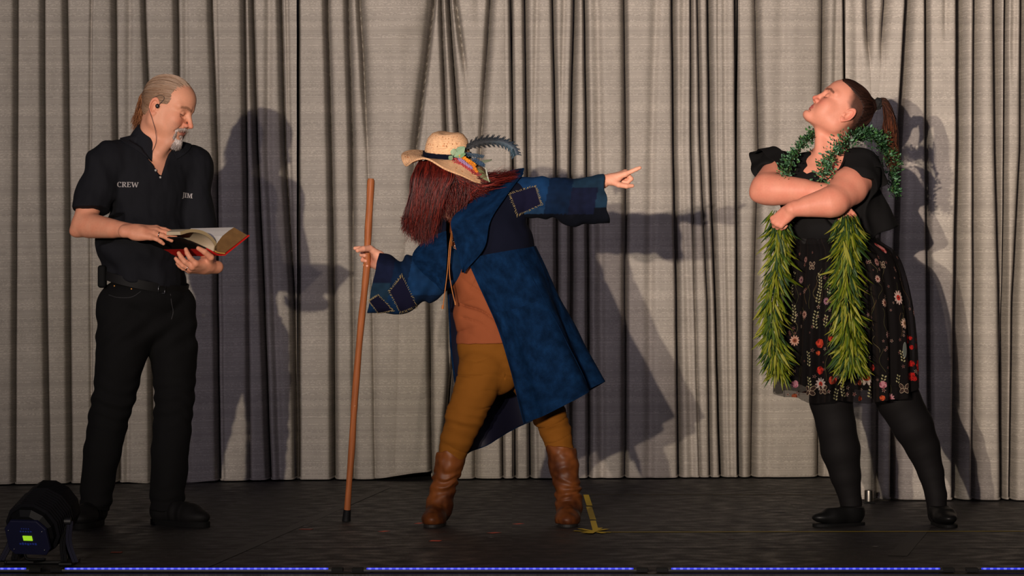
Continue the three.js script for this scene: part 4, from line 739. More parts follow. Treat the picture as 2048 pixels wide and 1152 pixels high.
// ---------------------------------------------------------------- pointing actor in the blue coat
{
  const wz = thing('person', 'stooping pointing person in blue patched coat with straw hat and long red hair', 'person', [P(1000, 1049, 0)[0], 0, 0]);
  const skin = rgb(226, 166, 138), scol = skinColor(skin, rgb(220, 142, 114));
  // --- body: head under the hair, neck, both forearms with hands
  const H = frame(P(893, 372, 0.05), [-0.75, -0.5, 0.42], [-0.35, 0.85, 0.15], 1.0), hf = headField({});
  const neck = new Field(); neck.cone(H.l(P(905, 385, 0.03)), H.l(P(935, 455, 0.01)), 0.052, 0.06, 0.03);
  neck.ell(H.l(P(950, 500, 0.0)), [0.1, 0.1, 0.1], 0.05);
  const headG = toFrame(meshField((x, y, z) => smin(hf.ev(x, y, Math.abs(z)), neck.ev(x, y, z), 0.02), [-0.3, -0.42, -0.25], [0.14, 0.13, 0.25], 0.005, { color: headColor({ base: skin, blush: rgb(215, 120, 100), lip: rgb(170, 90, 84), brow: rgb(90, 40, 30), lash: rgb(60, 30, 24), lashY: -0.004 }) }), H);
  const aR = new Field(); aR.cone(P(845, 578, 0.04), P(778, 534, 0.02), 0.042, 0.03, 0.02);
  addHand(aR, P(764, 523, 0.005), vnorm([-0.45, 0.2, -0.87]), vnorm([-0.9, 0, 0.45]), 1, { s: 1.06, spread: 0.0, curl: [[0.8, 0.5, 0.1], [1.15, 1.35, 0.9], [1.15, 1.4, 0.9], [1.15, 1.4, 0.9]], thumb: [[0.05, 0.5, 0.75], [-0.3, 0.0, 0.95], [-0.2, -0.2, 0.95]] });
  const aL = new Field(); aL.cone(P(1120, 390, 0.03), P(1205, 363, 0.05), 0.042, 0.029, 0.02);
  addHand(aL, P(1213, 360, 0.052), vnorm([0.91, 0.36, 0.12]), vnorm([0.34, -0.92, -0.12]), -1, { s: 0.93, spread: 0.02, curl: [[-0.04, 0.0, 0.02], [1.25, 1.5, 0.9], [1.3, 1.5, 0.9], [1.35, 1.5, 0.9]], thumb: [[0.62, 0.55, 0.6], [0.85, -0.1, 0.55], [0.9, -0.35, 0.35]] });
  add(wz, 'body', mergeAll([headG, meshF(aR, 0.003, { color: scol }), meshF(aL, 0.003, { color: scol })]), skinMat);
  // --- shirt, trousers
  const sh = new Field();
  sh.flat(P(952, 460, 0.0), P(972, 560, 0.01), 0.122, 0.14, [0, 0, 1], 0.8, 0.012).flat(P(972, 560, 0.01), P(984, 700, 0.005), 0.14, 0.143, [0, 0, 1], 0.82, 0.012).cone(P(910, 412, 0.045), P(950, 470, 0.0), 0.056, 0.1, 0.02);
  sh.half(P(960, 687, 0), vnorm([0.02, -1, 0]), 0.004);
  sh.post = (x, y, z, d) => { const px = x * 488 + 1024, py = 576 - (y - 0.97) * 488; const w1 = 0.011 * Math.sin((py - 0.55 * px) * 0.085 + 1.5 * noise(x * 7, y * 7, 1)) * Math.exp(-(((py - 600) / 55) ** 2)); const cr = (ph, e) => Math.pow(1 - Math.abs(Math.sin(ph)), e), fa = cr((py - 0.75 * px + 30 * noise(x * 6, y * 6, 2)) * 0.09, 2.5) * Math.exp(-(((py - 605) / 42) ** 2)) * sstep(915, 935, px), fb = cr((px * 0.9 + 0.5 * py + 26 * noise(x * 5, y * 5, 7)) * 0.055, 3) * sstep(600, 540, py), fc = cr((py + 0.1 * px + 24 * noise(x * 5, y * 5, 4)) * 0.05, 3) * Math.exp(-(((px - 930) / 22) ** 2)) * sstep(580, 630, py); return d + 0.014 * fa + 0.012 * fb + 0.008 * fc + w1 * 0.5 + 0.004 * Math.sin((px + 0.35 * py) * 0.12) * sstep(640, 560, py) + 0.004 * noise(x * 24, y * 15, z * 20); };
  const weave = rep(clothBump, 14, 14);
  add(wz, 'shirt', meshF(sh, 0.005, { slack: 1.5, pad: 0.01 }), mat(0x8a4a2c, 0.9, { bumpMap: weave, bumpScale: 0.0006, specularIntensity: 0.3 }), 'rust brown laced shirt');
  const onF = (F, px, py, z0 = 0.3) => { let q = P(px, py, z0), best = q, bd = 1e9; for (let z = z0; z > -0.06; ) { q = P(px, py, z); const d = F.ev(...q); if (d < bd) { bd = d; best = q; } if (d < 0.0008) break; z -= Math.max(0.0012, d * 0.5); } return best; };
  const lace = new Soup();
  lace.tube(cmCurve([vadd(onF(sh, 906, 452), [0, 0, 0.006]), P(899, 490, 0.15), P(895, 540, 0.155), P(889, 590, 0.15), P(886, 614, 0.15)], 26), 0.0022, 6).tube(cmCurve([vadd(onF(sh, 906, 452), [0, 0, 0.006]), P(901, 500, 0.152), P(899, 545, 0.155), P(904, 580, 0.15), P(910, 606, 0.148)], 26), 0.0022, 6);
  lace.tube([P(886, 610, 0.15), P(885, 618, 0.15)], 0.005, 7).tube([P(910, 603, 0.148), P(911, 610, 0.148)], 0.0035, 7);
  add(wz, 'shirt_laces', lace.geo(false), mat(0xa8662e, 0.7), 'long tan leather laces');
  for (const [px, py] of [[907, 481], [909, 494], [903, 512], [909, 505]]) add(wz, 'eyelet', ringGeo(vadd(onF(sh, px, py), [0, 0, 0.003]), [0, 0.2, 1], 0.005, 0.0014), mat(lin(0.6, 0.55, 0.5), 0.25, { metalness: 1 }));
  const tr = new Field();
  tr.flat(P(980, 690, 0.0), P(984, 730, 0.0), 0.135, 0.128, [0, 0, 1], 0.82, 0.03);
  tr.chain([[...P(966, 735, 0.035), 0.1], [...P(949, 785, 0.05), 0.086], [...P(930, 832, 0.05), 0.077], [...P(914, 878, 0.03), 0.066], [...P(905, 905, 0.02), 0.058]], 0.012);
  tr.chain([[...P(1030, 720, -0.07), 0.088], [...P(1080, 788, -0.08), 0.078], [...P(1099, 832, -0.06), 0.068], [...P(1112, 865, -0.04), 0.061], [...P(1122, 905, -0.03), 0.054]], 0.012);
  tr.half(P(960, 672, 0), [0, 1, 0], 0.004);
  tr.post = (x, y, z, d) => { const py = 576 - (y - 0.97) * 488, px = x * 488 + 1024, k = Math.exp(-(((py - 838) / 26) ** 2)) + 0.45 * Math.exp(-(((py - 745) / 26) ** 2)) + 0.5 * Math.exp(-(((py - 885) / 18) ** 2)); const ph = (py + (px < 1000 ? -0.28 : 0.2) * px) * 0.3 + 2.2 * noise(x * 9, y * 12, z * 6); const tc = Math.pow(1 - Math.abs(Math.sin((py - (px < 1010 ? 0.16 : -0.1) * px + 26 * noise(x * 6, y * 5, z * 4)) * 0.085)), 4); return d + 0.009 * tc * (0.35 + 0.65 * k) * clamp(0.5 + 1.6 * noise(x * 9, y * 6, 3), 0, 1) + 0.0022 * k * (Math.sin(ph) - 0.2) + 0.003 * noise(x * 20, y * 20, z * 20); };
  add(wz, 'trousers', meshF(tr, 0.005, { slack: 1.5, pad: 0.01 }), mat(0x774812, 0.88, { bumpMap: weave, bumpScale: 0.0004, specularIntensity: 0.3 }), 'mustard brown trousers');
  // --- boots
  const bootT = (x, y, z) => { const n = noise(x * 14, y * 9, z * 14), m = noise(x * 55, y * 40, z * 55); return vscale(vmix(rgb(62, 30, 14), rgb(118, 66, 30), clamp(0.45 + 0.9 * n + 0.3 * m, 0, 1)), 1); };
  const bootM = mat(0xffffff, 0.46, { vertexColors: true, specularIntensity: 0.4 });
  const boot = (F, dir, o) => {
    const g = sub(wz, 'boot', 'tall tan brown leather boot');
    F.post = (x, y, z, d) => { const py = 576 - (y - 0.97) * 488, k = Math.exp(-(((py - o.crease) / 22) ** 2)), up = sstep(985, 900, py); return d + 0.0045 * k * Math.sin(py * 0.34 + 7 * noise(x * 10, y * 10, z * 10)) + 0.0024 * noise(x * 34, y * 40, z * 34) + 0.0016 * up * Math.sin(py * 0.22 + 7 * noise(x * 12, y * 6, z * 12)); };
    add(g, 'leather', meshF(F, 0.0045, { slack: 1.5, pad: 0.008, color: bootT }), bootM);
    const fr = frame(o.heel, dir, [0, 1, 0], 1);
    add(g, 'sole', toFrame(soleGeo(0.225, 0.042, 0.009), frame([o.heel[0], 0.0, o.heel[2]], dir, [0, 1, 0], 1)), mat(lin(0.008, 0.006, 0.005), 0.7));
    const hb = new RoundedBoxGeometry(0.055, 0.024, 0.06, 2, 0.005); hb.translate(0.026, 0.012, 0); add(g, 'heel', toFrame(hb, fr), mat(lin(0.008, 0.006, 0.005), 0.7));
    return g;
  };
  { const F = new Field(); F.chain([[...P(905, 880, 0.02), 0.063], [...P(900, 925, 0.015), 0.058], [...P(888, 968, 0.01), 0.05], [...P(880, 1005, 0.01), 0.05]], 0.012);
    F.cone(P(880, 1005, 0.01), P(877, 1030, -0.005), 0.05, 0.04, 0.02).cone(P(878, 1020, 0.02), P(870, 1036, 0.09), 0.046, 0.04, 0.03).ell(P(866, 1038, 0.1), [0.044, 0.036, 0.075], 0.03);
    F.half(P(905, 895, 0), vnorm([-0.32, 1, 0]), 0.004).half([0, 0.012, 0], [0, -1, 0], 0.004); boot(F, vnorm([-0.12, 0, 1]), { crease: 968, heel: [P(878, 1049, 0)[0], 0, -0.055] }); }
  { const F = new Field(); F.chain([[...P(1121, 885, -0.03), 0.061], [...P(1127, 930, -0.03), 0.06], [...P(1135, 975, -0.02), 0.052], [...P(1138, 1005, -0.01), 0.05]], 0.012);
    F.cone(P(1138, 1005, -0.01), P(1138, 1030, -0.02), 0.05, 0.042, 0.02).cone(P(1138, 1020, 0.0), P(1136, 1036, 0.07), 0.047, 0.042, 0.03).ell(P(1135, 1038, 0.085), [0.05, 0.036, 0.075], 0.03);
    F.half(P(1121, 893, 0), vnorm([0.12, 1, 0]), 0.004).half([0, 0.012, 0], [0, -1, 0], 0.004); boot(F, vnorm([-0.04, 0, 1]), { crease: 982, heel: [P(1138, 1049, 0)[0], 0, -0.07] }); }
  // --- coat
  const coat = sub(wz, 'coat', 'long blue suede coat with stitched denim patches');
  const suedeT = dataTex(512, 512, (i, j) => { const a = noise(i * 0.016, j * 0.016, 3) + 0.5 * noise(i * 0.05, j * 0.04, 7) + 0.3 * noise(i * 0.15, j * 0.15, 1), t = clamp(0.5 + 0.55 * a + (rnd() - 0.5) * 0.16, 0, 1); return [mix(2, 12, t), mix(19, 42, t), mix(40, 76, t)]; });
  const suede = mat(0xffffff, 0.88, { map: rep(suedeT, 2, 2), bumpMap: rep(clothBump, 8, 8), bumpScale: 0.0004, specularIntensity: 0.12, sheen: 0.1, sheenColor: lin(0.03, 0.12, 0.28), sheenRoughness: 0.5 });
  const navy = mat(lin(0.003, 0.004, 0.012), 0.9, { bumpMap: weave, bumpScale: 0.0005, specularIntensity: 0.25 });
  const denim = mat(0xffffff, 0.88, { vertexColors: true, bumpMap: weave, bumpScale: 0.0006, specularIntensity: 0.25 });
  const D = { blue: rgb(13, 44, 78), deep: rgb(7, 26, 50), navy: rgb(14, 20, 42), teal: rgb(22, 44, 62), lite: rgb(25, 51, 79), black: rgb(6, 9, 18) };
  const mott = (c, x, y, z) => vscale(c, 1 + 0.45 * noise(x * 11, y * 11, z * 11) + 0.3 * noise(x * 45, y * 45, z * 45));
  // bodice
  const bo = new Field();
  bo.flat(P(968, 428, -0.005), P(994, 490, -0.005), 0.128, 0.147, [0, 0, 1], 1.0, 0.012).flat(P(994, 490, -0.005), P(1006, 560, -0.01), 0.147, 0.147, [0, 0, 1], 0.96, 0.012);
  bo.cone(P(1035, 398, 0.0), P(900, 470, 0.05), 0.078, 0.085, 0.04).cone(P(1000, 380, -0.03), P(935, 420, 0.0), 0.06, 0.07, 0.04);
  bo.cone(P(900, 480, 0.05), P(888, 540, 0.06), 0.085, 0.08, 0.04);
  const XL = [[430, 892], [470, 893], [520, 899], [560, 905], [640, 914]], XR = [[430, 905], [470, 906], [520, 918], [545, 938], [570, 962], [640, 990]];
  const pxy = (x, y, z) => { const d = CAM_D - z; return [1024 + x * FOC / d, 576 - (y - CAM_Y) * FOC / d]; };
  bo.custom((x, y, z) => { const [px, py] = pxy(x, y, z); if (z < 0.0) return 0.05; return Math.max(lerpTable(XL, py) - px, px - lerpTable(XR, py)) * PXM; }, 0.004, 1);
  bo.custom((x, y, z) => { const [px, py] = pxy(x, y, z); const ln = px > 925 ? mix(536, 503, clamp((px - 940) / 130, 0, 1)) : 560; return (ln - py) * PXM * 0.9; }, 0.004, 1);
  bo.post = (x, y, z, d) => d + 0.004 * noise(x * 18, y * 12, z * 18);
  add(coat, 'bodice', meshF(bo, 0.006, { slack: 1.5, pad: 0.012 }), navy, 'dark navy coat bodice');
  // sleeves
  const slL = new Field();           // pointing arm
  for (const [a, b, ra, rb] of [[P(1035, 397, 0.0), P(1090, 393, 0.02), 0.087, 0.083], [P(1090, 393, 0.02), P(1118, 400, 0.03), 0.083, 0.09], [P(1118, 400, 0.03), P(1160, 402, 0.045), 0.09, 0.094], [P(1160, 402, 0.045), P(1240, 394, 0.06), 0.094, 0.1]]) slL.flat(a, b, ra, rb, [0, 0, 1], 0.72, 0.012);
  slL.half(P(1212, 395, 0.05), vnorm([1, 0.12, 0]), 0.003);
  slL.flat(P(1165, 400, 0.045), P(1260, 394, 0.06), 0.04, 0.086, [0, 0, 1], 0.66, 0.004, 1);
  slL.post = (x, y, z, d) => { const [px, py] = pxy(x, y, z); const f1 = Math.exp(-(((px - 1104 - 0.12 * (py - 400)) / 11) ** 2)), lo = sstep(405, 450, py); return d + 0.016 * f1 * (0.35 + lo) - 0.012 * lo * Math.exp(-(((px - 1140) / 22) ** 2)) + 0.005 * Math.sin((px * 0.5 + py) * 0.13) * sstep(1100, 1180, px) * 0.6 + 0.005 * noise(x * 22, y * 18, z * 20); };
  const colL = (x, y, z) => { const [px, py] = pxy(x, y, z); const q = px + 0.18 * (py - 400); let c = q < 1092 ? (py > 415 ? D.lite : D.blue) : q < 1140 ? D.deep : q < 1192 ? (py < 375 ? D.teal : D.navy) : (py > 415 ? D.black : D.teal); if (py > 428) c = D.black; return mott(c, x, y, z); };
  add(coat, 'sleeve', meshF(slL, 0.0055, { slack: 1.6, pad: 0.018, color: colL }), denim, 'pointing sleeve of pieced blue denim');
  const slR = new Field();           // staff arm, wide bell
  for (const [a, b, ra, rb] of [[P(893, 530, 0.05), P(850, 553, 0.05), 0.082, 0.099], [P(850, 553, 0.05), P(800, 572, 0.04), 0.099, 0.112], [P(800, 572, 0.04), P(720, 561, 0.03), 0.112, 0.133]]) slR.flat(a, b, ra, rb, [0, 0, 1], 0.68, 0.012);
  slR.half(P(747, 566, 0.03), vnorm([-1, 0.2, 0]), 0.003);
  slR.flat(P(780, 570, 0.04), P(715, 560, 0.03), 0.04, 0.112, [0, 0, 1], 0.6, 0.004, 1);
  slR.post = (x, y, z, d) => { const [px, py] = pxy(x, y, z); const notch = 0.007 * Math.exp(-(((px - 802) / 11) ** 2)) * sstep(550, 515, py), fold = 0.009 * Math.sin((px - 0.55 * py) * 0.16 + 1.2) * Math.exp(-(((px - 812) / 30) ** 2)) * sstep(610, 560, py) + 0.009 * Math.sin((px + 0.7 * py) * 0.14) * Math.exp(-(((px - 850) / 26) ** 2)); return d + notch + fold + 0.004 * noise(x * 22, y * 18, z * 20); };
  const colR = (x, y, z) => { const [px, py] = pxy(x, y, z); const q = px + 0.2 * (py - 565); let c = q < 782 ? (py < 566 ? D.navy : py < 600 ? D.teal : D.blue) : q < 815 ? (py > 590 ? D.blue : D.deep) : (py > 590 ? D.deep : D.blue); return mott(c, x, y, z); };
  add(coat, 'sleeve', meshF(slR, 0.0055, { slack: 1.6, pad: 0.04, color: colR }), denim, 'wide staff arm sleeve of pieced blue denim');
  // stitched patches lying on the sleeves
  const stitchM = mat(0x9a875e, 0.85), patchM = mat(lin(0.006, 0.006, 0.02), 0.92, { bumpMap: weave, bumpScale: 0.0006, specularIntensity: 0.2 });
  reseed(88);
  const patch = (F, q) => {
    const at = (a, b) => { const t = [mix(mix(q[0][0], q[1][0], a), mix(q[3][0], q[2][0], a), b), mix(mix(q[0][1], q[1][1], a), mix(q[3][1], q[2][1], a), b)]; return onF(F, t[0], t[1], 0.3); };
    add(coat, 'patch', sheet((a, b) => vadd(at(a, 1 - b), [0, 0, 0.0035]), 14, 14, 0.003, 0.1, 0.1), patchM, 'dark navy patch');
    const S = new Soup(), ed = []; for (let k = 0; k < 4; k++) for (let i = 0; i < 15; i++) ed.push(k === 0 ? [i / 15, 0] : k === 1 ? [1, i / 15] : k === 2 ? [1 - i / 15, 1] : [0, 1 - i / 15]);
    for (const [a, b] of ed) { const c = at(a, b), d = [(a - 0.5), (b - 0.5)], o = at(clamp(0.5 + d[0] * rr(1.1, 1.2), -0.1, 1.1), clamp(0.5 + d[1] * rr(1.1, 1.2), -0.1, 1.1)), e = [rr(-0.004, 0.004), rr(-0.004, 0.004), 0]; S.tube([vadd(c, [0, 0, 0.003]), vadd(vadd(vmix(c, o, 0.5), e), [0, 0, 0.0062]), vadd(o, [0, 0, 0.002])], 0.0011, 4); }
    add(coat, 'stitching', S.geo(false), stitchM, 'tan blanket stitches');
  };
  patch({ ev: (x, y, z) => Math.min(slL.ev(x, y, z), bo.ev(x, y, z)) }, [[1021, 388], [1070, 373], [1081, 409], [1036, 429]]); patch(slR, [[780, 583], [804, 553], [832, 611], [801, 624]]); patch(slR, [[739, 602], [757, 591], [785, 620], [757, 626]]);
  // cuff edge of the staff sleeve turned back
  // skirt of the coat
  const T3 = (k, t) => { const a = k.map(p => P(...p)); const c = smoothTable, g = i => c([[0, a[0][i]], [0.5, a[1][i]], [1, a[2][i]]], t); return [g(0), g(1), g(2)]; };
  const ctl = [
    [[934, 518, 0.136], [1003, 680, 0.15], [1047, 847, 0.17]], [[968, 510, 0.148], [1035, 676, 0.182], [1085, 832, 0.21]], [[1024, 500, 0.14], [1085, 658, 0.16], [1145, 802, 0.18]], [[1063, 494, 0.06], [1128, 643, 0.08], [1186, 776, 0.09]], [[1071, 493, -0.01], [1137, 640, 0.0], [1198, 769, 0.0]],
    [[1055, 512, -0.1], [1112, 650, -0.13], [1165, 790, -0.15]], [[1000, 530, -0.135], [1040, 690, -0.2], [1075, 840, -0.24]], [[940, 548, -0.11], [970, 715, -0.17], [985, 880, -0.2]], [[893, 560, -0.05], [905, 738, -0.1], [934, 908, -0.14]]];
  const skirtPt = (s, t) => { const c = ctl.map(k => T3(k, t)); const n = c.length - 1, x = clamp(s, 0, 1) * n, i = Math.min(n - 1, Math.floor(x)), f2 = x - i, p0 = c[Math.max(0, i - 1)], p1 = c[i], p2 = c[i + 1], p3 = c[Math.min(n, i + 2)];
    const cr = k => 0.5 * (2 * p1[k] + (p2[k] - p0[k]) * f2 + (2 * p0[k] - 5 * p1[k] + 4 * p2[k] - p3[k]) * f2 * f2 + (3 * p1[k] - p0[k] - 3 * p2[k] + p3[k]) * f2 ** 3); return [cr(0), cr(1), cr(2)]; };
  const skirtF = off => (s, t) => { const p = skirtPt(s, t), e = 0.004, n = vnorm(vcross(vsub(skirtPt(s, Math.min(1, t + e)), skirtPt(s, Math.max(0, t - e))), vsub(skirtPt(Math.min(1, s + e), t), skirtPt(Math.max(0, s - e), t)))); const w = 0.036 * t * Math.sin(s * 25 + 0.4 + 0.6 * t) * sstep(0, 0.08, s) * sstep(1, 0.92, s) + 0.006 * noise(s * 14, t * 4, 2) + 0.012 * Math.exp(-(((s - 0.3) / 0.04) ** 2)) * sstep(0, 0.3, t); return vadd(p, n, w + off); };
  add(coat, 'coat_skirt', sheet((a, b) => skirtF(0)(a, 1 - b), 150, 60, 0.003, 1.3, 0.75), suede, 'flared blue coat skirt');
  add(coat, 'lining', sheet((a, b) => skirtF(-0.007)(0.006 + a * 0.988, 0.992 - b * 0.99), 110, 40, 0.002, 1, 1), mat(lin(0.006, 0.006, 0.016), 0.55, { specularIntensity: 0.4 }), 'dark satin lining');
  const seam = new Soup(); seam.tube(Array.from({ length: 30 }, (_, i) => skirtF(0.001)(0.27 + 0.07 * i / 29, i / 29)), 0.0018, 5); add(coat, 'seam', seam.geo(false), suede);
  // lapels
  const lap = (I, O, th) => sheet((a, b) => { const g = (T, k) => smoothTable(T.map((p, i) => [i / (T.length - 1), p[k]]), a), i = P(g(I, 0), g(I, 1), g(I, 2)), o = P(g(O, 0), g(O, 1), g(O, 2)), p = vmix(i, o, b); return vadd(p, [0, 0, 1], 0.018 * Math.sin(b * 3.14) * Math.sin(Math.min(1, a * 1.2 + 0.1) * 3.14) + 0.006 * noise(a * 5, b * 3, th)); }, 44, 16, 0.005, 0.5, 0.2);
  add(coat, 'lapel', lap([[985, 366, 0.05], [950, 398, 0.12], [904, 437, 0.165], [909, 482, 0.18], [925, 545, 0.165]], [[1047, 346, 0.03], [1012, 393, 0.115], [981, 442, 0.165], [968, 497, 0.178], [927, 545, 0.165]], 1), suede, 'broad pointed blue lapel');
  add(coat, 'lapel', lap([[893, 462, 0.16], [894, 500, 0.17], [892, 545, 0.165], [889, 580, 0.15]], [[852, 478, 0.12], [826, 513, 0.125], [846, 545, 0.14], [885, 580, 0.145]].map(q => q), 3), suede, 'blue lapel beside the laces');
  add(coat, 'collar', sheet((a, b) => { const p = cmCurve([P(1046, 347, 0.03), P(1020, 352, -0.04), P(980, 368, -0.07), P(940, 395, -0.05), P(905, 430, 0.0)], 24)[Math.round(a * 24)]; return vadd(p, [0.1, 0.35, -0.3], (b - 0.4) * 0.1); }, 24, 6, 0.005, 0.4, 0.1), suede);
  // --- hair of the wig
  reseed(404);
  const hb = new Field();
  hb.ell(P(893, 352, 0.05), [0.112, 0.1, 0.1], 0.03).cone(P(872, 365, 0.075), P(848, 430, 0.085), 0.078, 0.06, 0.012).cone(P(848, 430, 0.085), P(842, 462, 0.085), 0.06, 0.032, 0.012).cone(P(915, 365, 0.06), P(955, 378, 0.03), 0.08, 0.058, 0.04).cone(P(955, 376, 0.03), P(1005, 360, 0.0), 0.052, 0.026, 0.03);
  hb.post = (x, y, z, d) => d + 0.006 * noise(x * 55, y * 10, z * 55) + 0.004 * noise(x * 140, y * 34, z * 140);
  const rd = [rgb(42, 9, 8), rgb(80, 18, 13), rgb(116, 30, 20)];
  const hbG = meshF(hb, 0.0045, { slack: 1.6, pad: 0.012, color: (x, y, z) => vmix(rd[0], rd[1], clamp(0.4 + noise(x * 90, y * 14, z * 90), 0, 1)) });
  const S = new Soup();
  const strand = (pts, w, c, lock) => { const wv = lock === undefined ? rr(0, 6.28) : lock * 2.39 + rr(-0.35, 0.35), am = lock === undefined ? rr(0.001, 0.008) : 0.004 + 0.008 * ((lock * 0.618) % 1) + rr(-0.001, 0.001), fq = lock === undefined ? rr(0.4, 0.9) : 0.4 + 0.4 * ((lock * 0.377) % 1); if (lock !== undefined) c = vscale(c, 0.55 + 0.9 * ((lock * 0.7548) % 1)); S.tube(cmCurve(pts, 16).map((p, k) => [p[0] + am * Math.sin(k * fq + wv) * k / 12, p[1] + am * 0.4 * Math.cos(k * fq + wv), p[2] + am * Math.cos(k * fq * 0.9 + wv) * k / 12]), k => w * (1 - 0.75 * k * k), 3, c); };
  const pick = () => { const t = rnd(); return t < 0.4 ? vmix(rd[0], rd[1], rnd()) : t < 0.93 ? vmix(rd[1], rd[2], rnd()) : rgb(146, 46, 30); };
  for (let i = 0; i < 2300; i++) {       // locks falling forward over the face
    const a = rnd(), x0 = mix(838, 905, a), sp = rr(-1, 1), zz = rr(0.06, 0.165), ln = rr(0.6, 1.1), ex = mix(806, 876, clamp(a * 0.85 + rr(-0.12, 0.12), 0, 1)), ey = mix(452, 486, Math.sin(clamp((ex - 800) / 80, 0, 1) * 2.4)) * 1;
    strand([P(x0, 322 + 6 * a, zz * 0.8), P(x0 - 9 * (1 - a) + 6 * sp, 352, zz + 0.025), P(mix(x0, ex, 0.45) + 6 * sp, 395, zz + 0.03), P(mix(x0, ex, 0.8) + 5 * sp, 435, zz + 0.02), P(ex + 4 * sp, mix(395, ey, ln), zz + 0.005)], 0.0014, pick(), Math.floor(a * 34) * 3 + Math.floor((zz - 0.06) / 0.036));
  }
  for (let i = 0; i < 1300; i++) {       // locks swept back to the shoulder
    const a = rnd(), x0 = mix(885, 955, a), y0 = mix(328, 352, a), sp = rr(-1, 1), zz = rr(0.03, 0.14), ex = mix(925, 1036, rnd() ** 0.8), ey = mix(408, 350, clamp((ex - 925) / 110, 0, 1)) + rr(-12, 8);
    strand([P(x0, y0, zz * 0.85), P(x0 + 10, y0 + 18 + 5 * sp, zz + 0.02), P(mix(x0, ex, 0.55), mix(y0 + 26, ey, 0.55) + 8 * sp, zz + 0.015), P(ex + 4 * sp, ey, zz * (ex > 980 ? 0.6 : 1))], 0.0014, pick(), 200 + Math.floor(a * 22) * 3 + Math.floor(zz / 0.04));
  }
  for (let i = 0; i < 420; i++) { const x0 = rr(872, 940), sp = rr(-1, 1), zz = rr(0.08, 0.14); strand([P(x0, 348, zz), P(x0 - 2 + 4 * sp, 378, zz + 0.02), P(x0 - 4 + 5 * sp, 400, zz + 0.02), P(mix(x0, 890, 0.35) + 6 * sp, rr(408, 446), zz + 0.01)], 0.0014, pick()); }
  for (let i = 0; i < 60; i++) { const x0 = rr(955, 1000); strand([P(x0, rr(352, 372), 0.03), P(x0 + 12, rr(340, 356), 0.02), P(x0 + rr(15, 40), rr(330, 350), 0.01)], 0.0006, pick()); }
  for (let i = 0; i < 50; i++) { const x0 = rr(815, 870); strand([P(x0, rr(420, 460), 0.1), P(x0 - rr(0, 10), rr(450, 475), 0.1), P(x0 - rr(-4, 16), rr(470, 492), 0.1)], 0.0006, pick()); }
  add(wz, 'hair', mergeAll([hbG, S.geo()]), mat(0xffffff, 0.5, { vertexColors: true }), 'long dark red hair hanging over the face');
  // --- hat
  const hat = sub(wz, 'hat', 'straw hat with feather and flowers');
  const strawT = dataTex(512, 512, (i, j) => { const row = Math.floor(j / 3), v = 0.94 + 0.06 * Math.sin(j * 1.2566) + 0.12 * noise(i * 0.08, row * 3.3, 1) + (rnd() - 0.5) * 0.1, fl = 1 - 0.4 * sstep(0.42, 0.6, noise(i * 0.14 + row * 5.3, row * 2.1, 9) + 0.12 * noise(i * 0.02, j * 0.02, 3)); return [clamp(236 * v * fl, 0, 255), clamp(188 * v * fl * (fl < 1 ? 0.85 : 1), 0, 255), clamp(144 * v * fl * (fl < 1 ? 0.75 : 1), 0, 255)]; });
  const straw = mat(0xffffff, 0.85, { map: strawT, bumpMap: strawT, bumpScale: 0.0012, specularIntensity: 0.3, side: THREE.DoubleSide });
  const hC = P(894, 325, 0.06), ux = vnorm([0.99, -0.03, 0]), uy = vnorm([0.03, 0.985, 0.17]), uz = vnorm(vcross(ux, uy));
  const hp = (x, y, z) => [0, 1, 2].map(i => hC[i] + ux[i] * x + uy[i] * y + uz[i] * z);
  const rim = [[-90, 0.0], [-45, -0.03], [0, -0.075], [45, -0.062], [70, -0.03], [90, -0.006], [115, 0.032], [135, 0.018], [152, -0.008], [168, 0.012], [180, 0.024], [225, 0.03], [270, 0.0]];
  const rcx = 0.094, rcz = 0.088;
  const brimF = (a, b) => { const ph = a * 360 - 90, c = Math.cos(ph * Math.PI / 180), s = Math.sin(ph * Math.PI / 180), rr0 = mix(1, 1.96, b), y = mix(0.02, smoothTable(rim, ph), b ** 1.25); return hp(c * rcx * rr0, y, s * rcz * rr0); };
  const brimG = sheet((a, b) => brimF(1 - a, b), 120, 16, 0.004, 1.1, 0.12); add(hat, 'brim', brimG, straw);
  const edge = new Soup(); edge.tube(Array.from({ length: 121 }, (_, i) => brimF(i / 120, 1)), 0.0035, 6); add(hat, 'brim_edge', edge.geo(false), straw);
  { const prof = [[1, 0.015], [0.99, 0.04], [0.95, 0.07], [0.86, 0.098], [0.68, 0.118], [0.45, 0.127], [0.2, 0.125], [0.0, 0.122]], S2 = new Soup(), n = 72; for (let j = 0; j < prof.length; j++) for (let i = 0; i <= n; i++) { const th = i / n * 6.28319, d = 0.012 * Math.exp(-((Math.cos(th - 0.4) * prof[j][0] * 3) ** 2)) * sstep(0.8, 0.2, prof[j][0]); S2.v(hp(Math.cos(th) * rcx * prof[j][0], prof[j][1] - d, Math.sin(th) * rcz * prof[j][0]), [0, 1, 0], i / n * 1.1, j * 0.04); } for (let j = 0; j < prof.length - 1; j++) for (let i = 0; i < n; i++) { const a = j * (n + 1) + i, b = a + 1, c = a + n + 1, d = c + 1; S2.i.push(a, c, b, b, c, d); } const g = S2.geo(false); g.computeVertexNormals(); add(hat, 'crown', g, straw); }
  add(hat, 'hat_band', sheet((a, b) => { const th = (1 - a) * 6.28319, w = 0.003 * noise(a * 40, b * 3, 1); return hp(Math.cos(th) * (rcx + 0.005 + w), 0.018 + b * 0.026 + 0.003 * noise(a * 30, 1, 2), Math.sin(th) * (rcz + 0.005 + w)); }, 120, 4, 0.003, 0.6, 0.03), navy, 'frayed navy ribbon');
